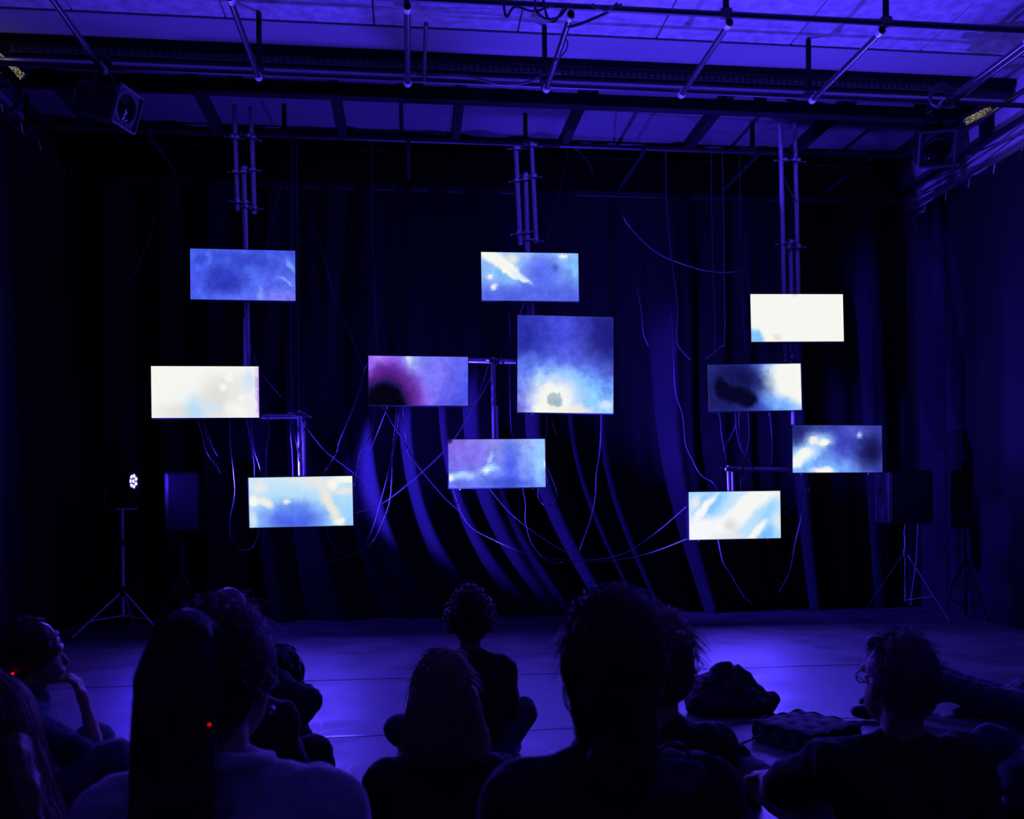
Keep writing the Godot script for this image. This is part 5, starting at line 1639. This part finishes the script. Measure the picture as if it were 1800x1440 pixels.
	for k in 2:
		var lace := Soup.new()
		lace.tube(spline([an + Vector3(-0.03, 0.06, -0.03), an + Vector3(-0.08 + 0.12 * k, 0.085, -0.02), an + Vector3(-0.13 + 0.22 * k, 0.075 + 0.03 * k, -0.01)], 5), 0.004, 6)
		part("shoelace", lace, M.black, w.o)

	# --- woman close up with a long ponytail and pale shirt
	w = person("person with long dark ponytail and pale shirt, seated on the platform", {"head": at_z(392, 1192, -1.62), "floor": 0.22, "lean": 0.05, "top": "shirt", "shoulder": 0.195, "cell": 0.009, "head_cell": 0.006, "folds": 0.008, "look": -0.30, "s": 0.97, "shrug_l": 0.0, "shrug_r": 0.005, "legs": tucked})
	hr = hair(w, cap + [[Vector3(0.0, 0.085, 0.07), Vector3(0.0, 0.085, 0.12), 0.036, 0.044], [Vector3(0.0, 0.085, 0.12), Vector3(-0.005, 0.02, 0.15), 0.044, 0.056], [Vector3(-0.005, 0.02, 0.15), Vector3(-0.01, -0.16, 0.155), 0.056, 0.056], [Vector3(-0.01, -0.16, 0.155), Vector3(-0.02, -0.42, 0.14), 0.056, 0.034]], M.hair_dark, 0.007, 0.004)
	falling(w, M.hair_dark, 500, 0.0008, 42, -0.02, 0.0, 0.003, 0.002, hr)
	wisps(w, M.hair_red, 300, 0.0006, 41, 0.06, hr)
	var tail := strand_mesh(700, 0.0009, 43, func(rng: RandomNumberGenerator) -> PackedVector3Array:
		var a := rng.randf() * TAU
		var q := rng.randf_range(0.96, 1.14)
		var pts := PackedVector3Array()
		for k in 10:
			var t := k / 9.0
			var r := lerpf(0.030, 0.062, sqrt(minf(t * 4.0, 1.0))) * (1.0 - 0.25 * t) * q + (0.02 * t * t if q > 1.11 else 0.0)
			pts.append(w.hc + w.hb * (Vector3(-0.018 * t + cos(a) * r, lerpf(0.125, -0.46, t), 0.14 + 0.01 * sin(t * 3.0) + sin(a) * r) * w.s))
		return pts)
	part("hair_strands", tail, M.hair_dark, hr).set_meta("kind", "stuff")
	var col := Soup.new()
	var cr := []
	for k in 25:
		var g := TAU * k / 24.0
		cr.append(w.nek + Vector3(sin(g) * 0.076, 0.016 + 0.020 * cos(g), 0.012 + cos(g) * 0.076))
	col.tube(PackedVector3Array(cr), 0.013, 10, false)
	col.crumple(nz, 0.005, Vector3(14, 14, 14))
	part("shirt_collar", col, M.shirt, w.o)
	var st := Soup.new()
	st.tube(spline([w.hc + w.hb * Vector3(0.082, -0.005, 0.02), w.hc + w.hb * Vector3(0.070, -0.055, 0.055), w.hc + w.hb * Vector3(0.055, -0.075, 0.062)], 5), 0.003, 6)
	part("mask_strap", st, M.shirt, w.o)
	var ea := Soup.new()
	ea.ball(w.hc + w.hb * Vector3(0.089, -0.052, 0.0), Vector3.ONE * 0.007, Basis(), 10)
	part("earring", ea, M.chrome, w.o)
	red_light(w, at_z(368, 1274, -1.40) - (w.o as Node3D).position, 0.0022)

	# --- person beyond her with a bun
	w = person("person with shiny hair bun, mostly hidden behind the long ponytail", {"head": at_z(402, 1136, -2.75), "lean": 0.05, "top": "tee", "shoulder": 0.155, "s": 0.94, "legs": tucked})
	hr = hair(w, cap + [[Vector3(0, 0.135, 0.0), Vector3(0.050, 0.046, 0.050), Basis()], [Vector3(0, 0.10, 0), Vector3(0, 0.12, 0), 0.03, 0.03]], M.hair_red, 0.009, 0.003)
	falling(w, M.hair_red, 300, 0.0012, 51, -0.02, 0.0, 0.003, 0.003, hr, 0.2)
	wisps(w, M.hair_red, 160, 0.0010, 52, 0.11, hr)

	# --- person with an arm laid over the head
	w = person("person resting a bent arm over the head, knitted top, knees drawn up", {"head": at_z(492, 1196, -3.55), "turn": -1.3, "lean": 0.16, "top": "knit", "bottom": "tee", "look": -0.1, "nod": -0.40, "folds": 0.012, "curl": 0.7, "s": 0.95,
		"arms": [[Vector3(-0.06, -0.22, -0.14), Vector3(0.08, -0.24, -0.30)], [Vector3(0.06, 0.17, -0.13), Vector3(-0.05, 0.29, 0.05), Vector3(0, 1, 0.2), Vector3(-0.6, 0.1, 0.7)]],
		"legs": [[Vector3(-0.08, 0.30, -0.24), Vector3(-0.06, -0.05, -0.36), Vector3(0.0, -0.02, -0.12)], [Vector3(0.10, 0.30, -0.26), Vector3(0.10, -0.05, -0.36), Vector3(0.02, -0.02, -0.12)]]})
	hr = hair(w, cap, M.hair_dark, 0.009)
	falling(w, M.hair_dark, 300, 0.0012, 61, -0.10, 0.01, 0.004, 0.003, hr, 0.3)

	# --- listener in profile, hand at the mouth
	w = person("person in profile with dark headband, hand raised to the mouth", {"head": at_z(64, 1150, -3.4), "turn": -1.05, "lean": 0.12, "s": 0.9, "top": "denim", "bottom": "pale_trousers", "look": -0.25, "nod": 0.0, "sleeve": 0.62, "folds": 0.012, "curl": 0.9, "head_cell": 0.006,
		"arms": [[Vector3(-0.02, -0.24, -0.16), Vector3(0.06, -0.30, -0.34)], [Vector3(0.0, -0.22, -0.26), Vector3(-0.13, 0.03, -0.22), Vector3(0.5, 0.2, -0.9), Vector3(-0.25, 0.9, 0.25)]],
		"legs": [[Vector3(-0.10, 0.24, -0.38), Vector3(0.0, -0.05, -0.44), Vector3(0.04, -0.02, -0.10)], [Vector3(0.14, 0.26, -0.36), Vector3(0.06, -0.05, -0.48), Vector3(0.0, -0.02, -0.10)]]})
	hr = hair(w, cap + [[Vector3(0, 0.01, 0.115), Vector3(0.05, 0.05, 0.045), Basis()]], M.hair_brown, 0.008, 0.004)
	falling(w, M.hair_brown, 400, 0.0011, 71, -0.03, 0.0, 0.004, 0.003, hr, 0.3)
	wisps(w, M.hair_red, 90, 0.0010, 72, 0.05, hr)
	var band := Soup.new()
	var bp := PackedVector3Array()
	for k in 33:
		var g := TAU * k / 32.0
		bp.append(w.hc + w.hb * (Vector3(sin(g) * 0.087, 0.045 - 0.03 * cos(g), 0.022 + cos(g) * 0.092) * w.s))
	band.tube(bp, 0.011, 8, false)
	part("headband", band, M.black, w.o)
	red_light(w, w.hc + w.hb * Vector3(0.08, -0.05, 0.065), 0.005)

	# --- close at the edge: long wavy hair
	w = person("person with long wavy reddish hair beside the pale shirt", {"head": at_z(-30, 1312, -1.95), "lean": 0.08, "top": "denim", "shoulder": 0.18, "cell": 0.013, "legs": tucked,
		"arms": [[Vector3(-0.07, -0.26, -0.06), Vector3(0.02, -0.40, -0.30)], [Vector3(0.10, -0.20, -0.16), Vector3(0.06, -0.30, -0.38)]]})
	hr = hair(w, cap + [[Vector3(-0.05, 0.0, 0.05), Vector3(-0.10, -0.26, 0.06), 0.06, 0.045], [Vector3(0.05, 0.0, 0.05), Vector3(0.12, -0.26, 0.05), 0.06, 0.045], [Vector3(0, 0, 0.07), Vector3(0.02, -0.30, 0.075), 0.06, 0.05], [Vector3(0.06, -0.1, 0.06), Vector3(0.10, -0.32, 0.06), 0.05, 0.035]], M.hair_red, 0.009, 0.008)
	falling(w, M.hair_red, 1100, 0.0010, 81, -0.33, 0.06, 0.022, 0.012, hr)

	# --- reclining figure in a dark coat
	w = person("person reclining in dark coat with knees drawn aside, beyond the man in glasses", {"head": at_z(1860, 1150, -4.75), "turn": 1.15, "lean": -0.16, "top": "jacket", "top_name": "coat", "bottom": "denim", "folds": 0.014, "look": -0.6,
		"arms": [[Vector3(-0.08, -0.24, 0.06), Vector3(-0.06, -0.42, -0.12)], [Vector3(0.06, -0.22, -0.14), Vector3(-0.02, -0.24, -0.42)]],
		"legs": [[Vector3(-0.02, 0.13, -0.44), Vector3(-0.02, -0.04, -0.72), Vector3(-0.02, 0.0, -0.14)], [Vector3(0.16, 0.10, -0.40), Vector3(0.06, -0.04, -0.66), Vector3(0.0, 0.0, -0.14)]]})
	hr = hair(w, cap, M.hair_dark, 0.010)
	falling(w, M.hair_dark, 120, 0.0012, 91, -0.08, 0.0, 0.004, 0.003, hr)
	# --- knee and sleeve of the last listener at the edge
	w = person("person sitting with denim knee raised, partly cut off beside the man in glasses", {"head": at_z(1930, 1150, -3.05), "turn": 0.25, "lean": 0.06, "top": "grey_cloth", "bottom": "denim", "folds": 0.012,
		"arms": [[Vector3(-0.12, -0.20, -0.12), Vector3(-0.06, -0.30, -0.32)], [Vector3(0.07, -0.26, -0.06), Vector3(-0.02, -0.40, -0.30)]],
		"legs": [[Vector3(-0.16, 0.27, -0.30), Vector3(-0.10, -0.05, -0.42), Vector3(-0.02, -0.02, -0.10)], [Vector3(0.22, 0.02, -0.30), Vector3(-0.04, -0.05, -0.46), Vector3(-0.12, -0.02, 0.03)]]})
	hr = hair(w, cap, M.hair_brown, 0.010)
	falling(w, M.hair_brown, 120, 0.0012, 95, -0.1, 0.0, 0.004, 0.003, hr)
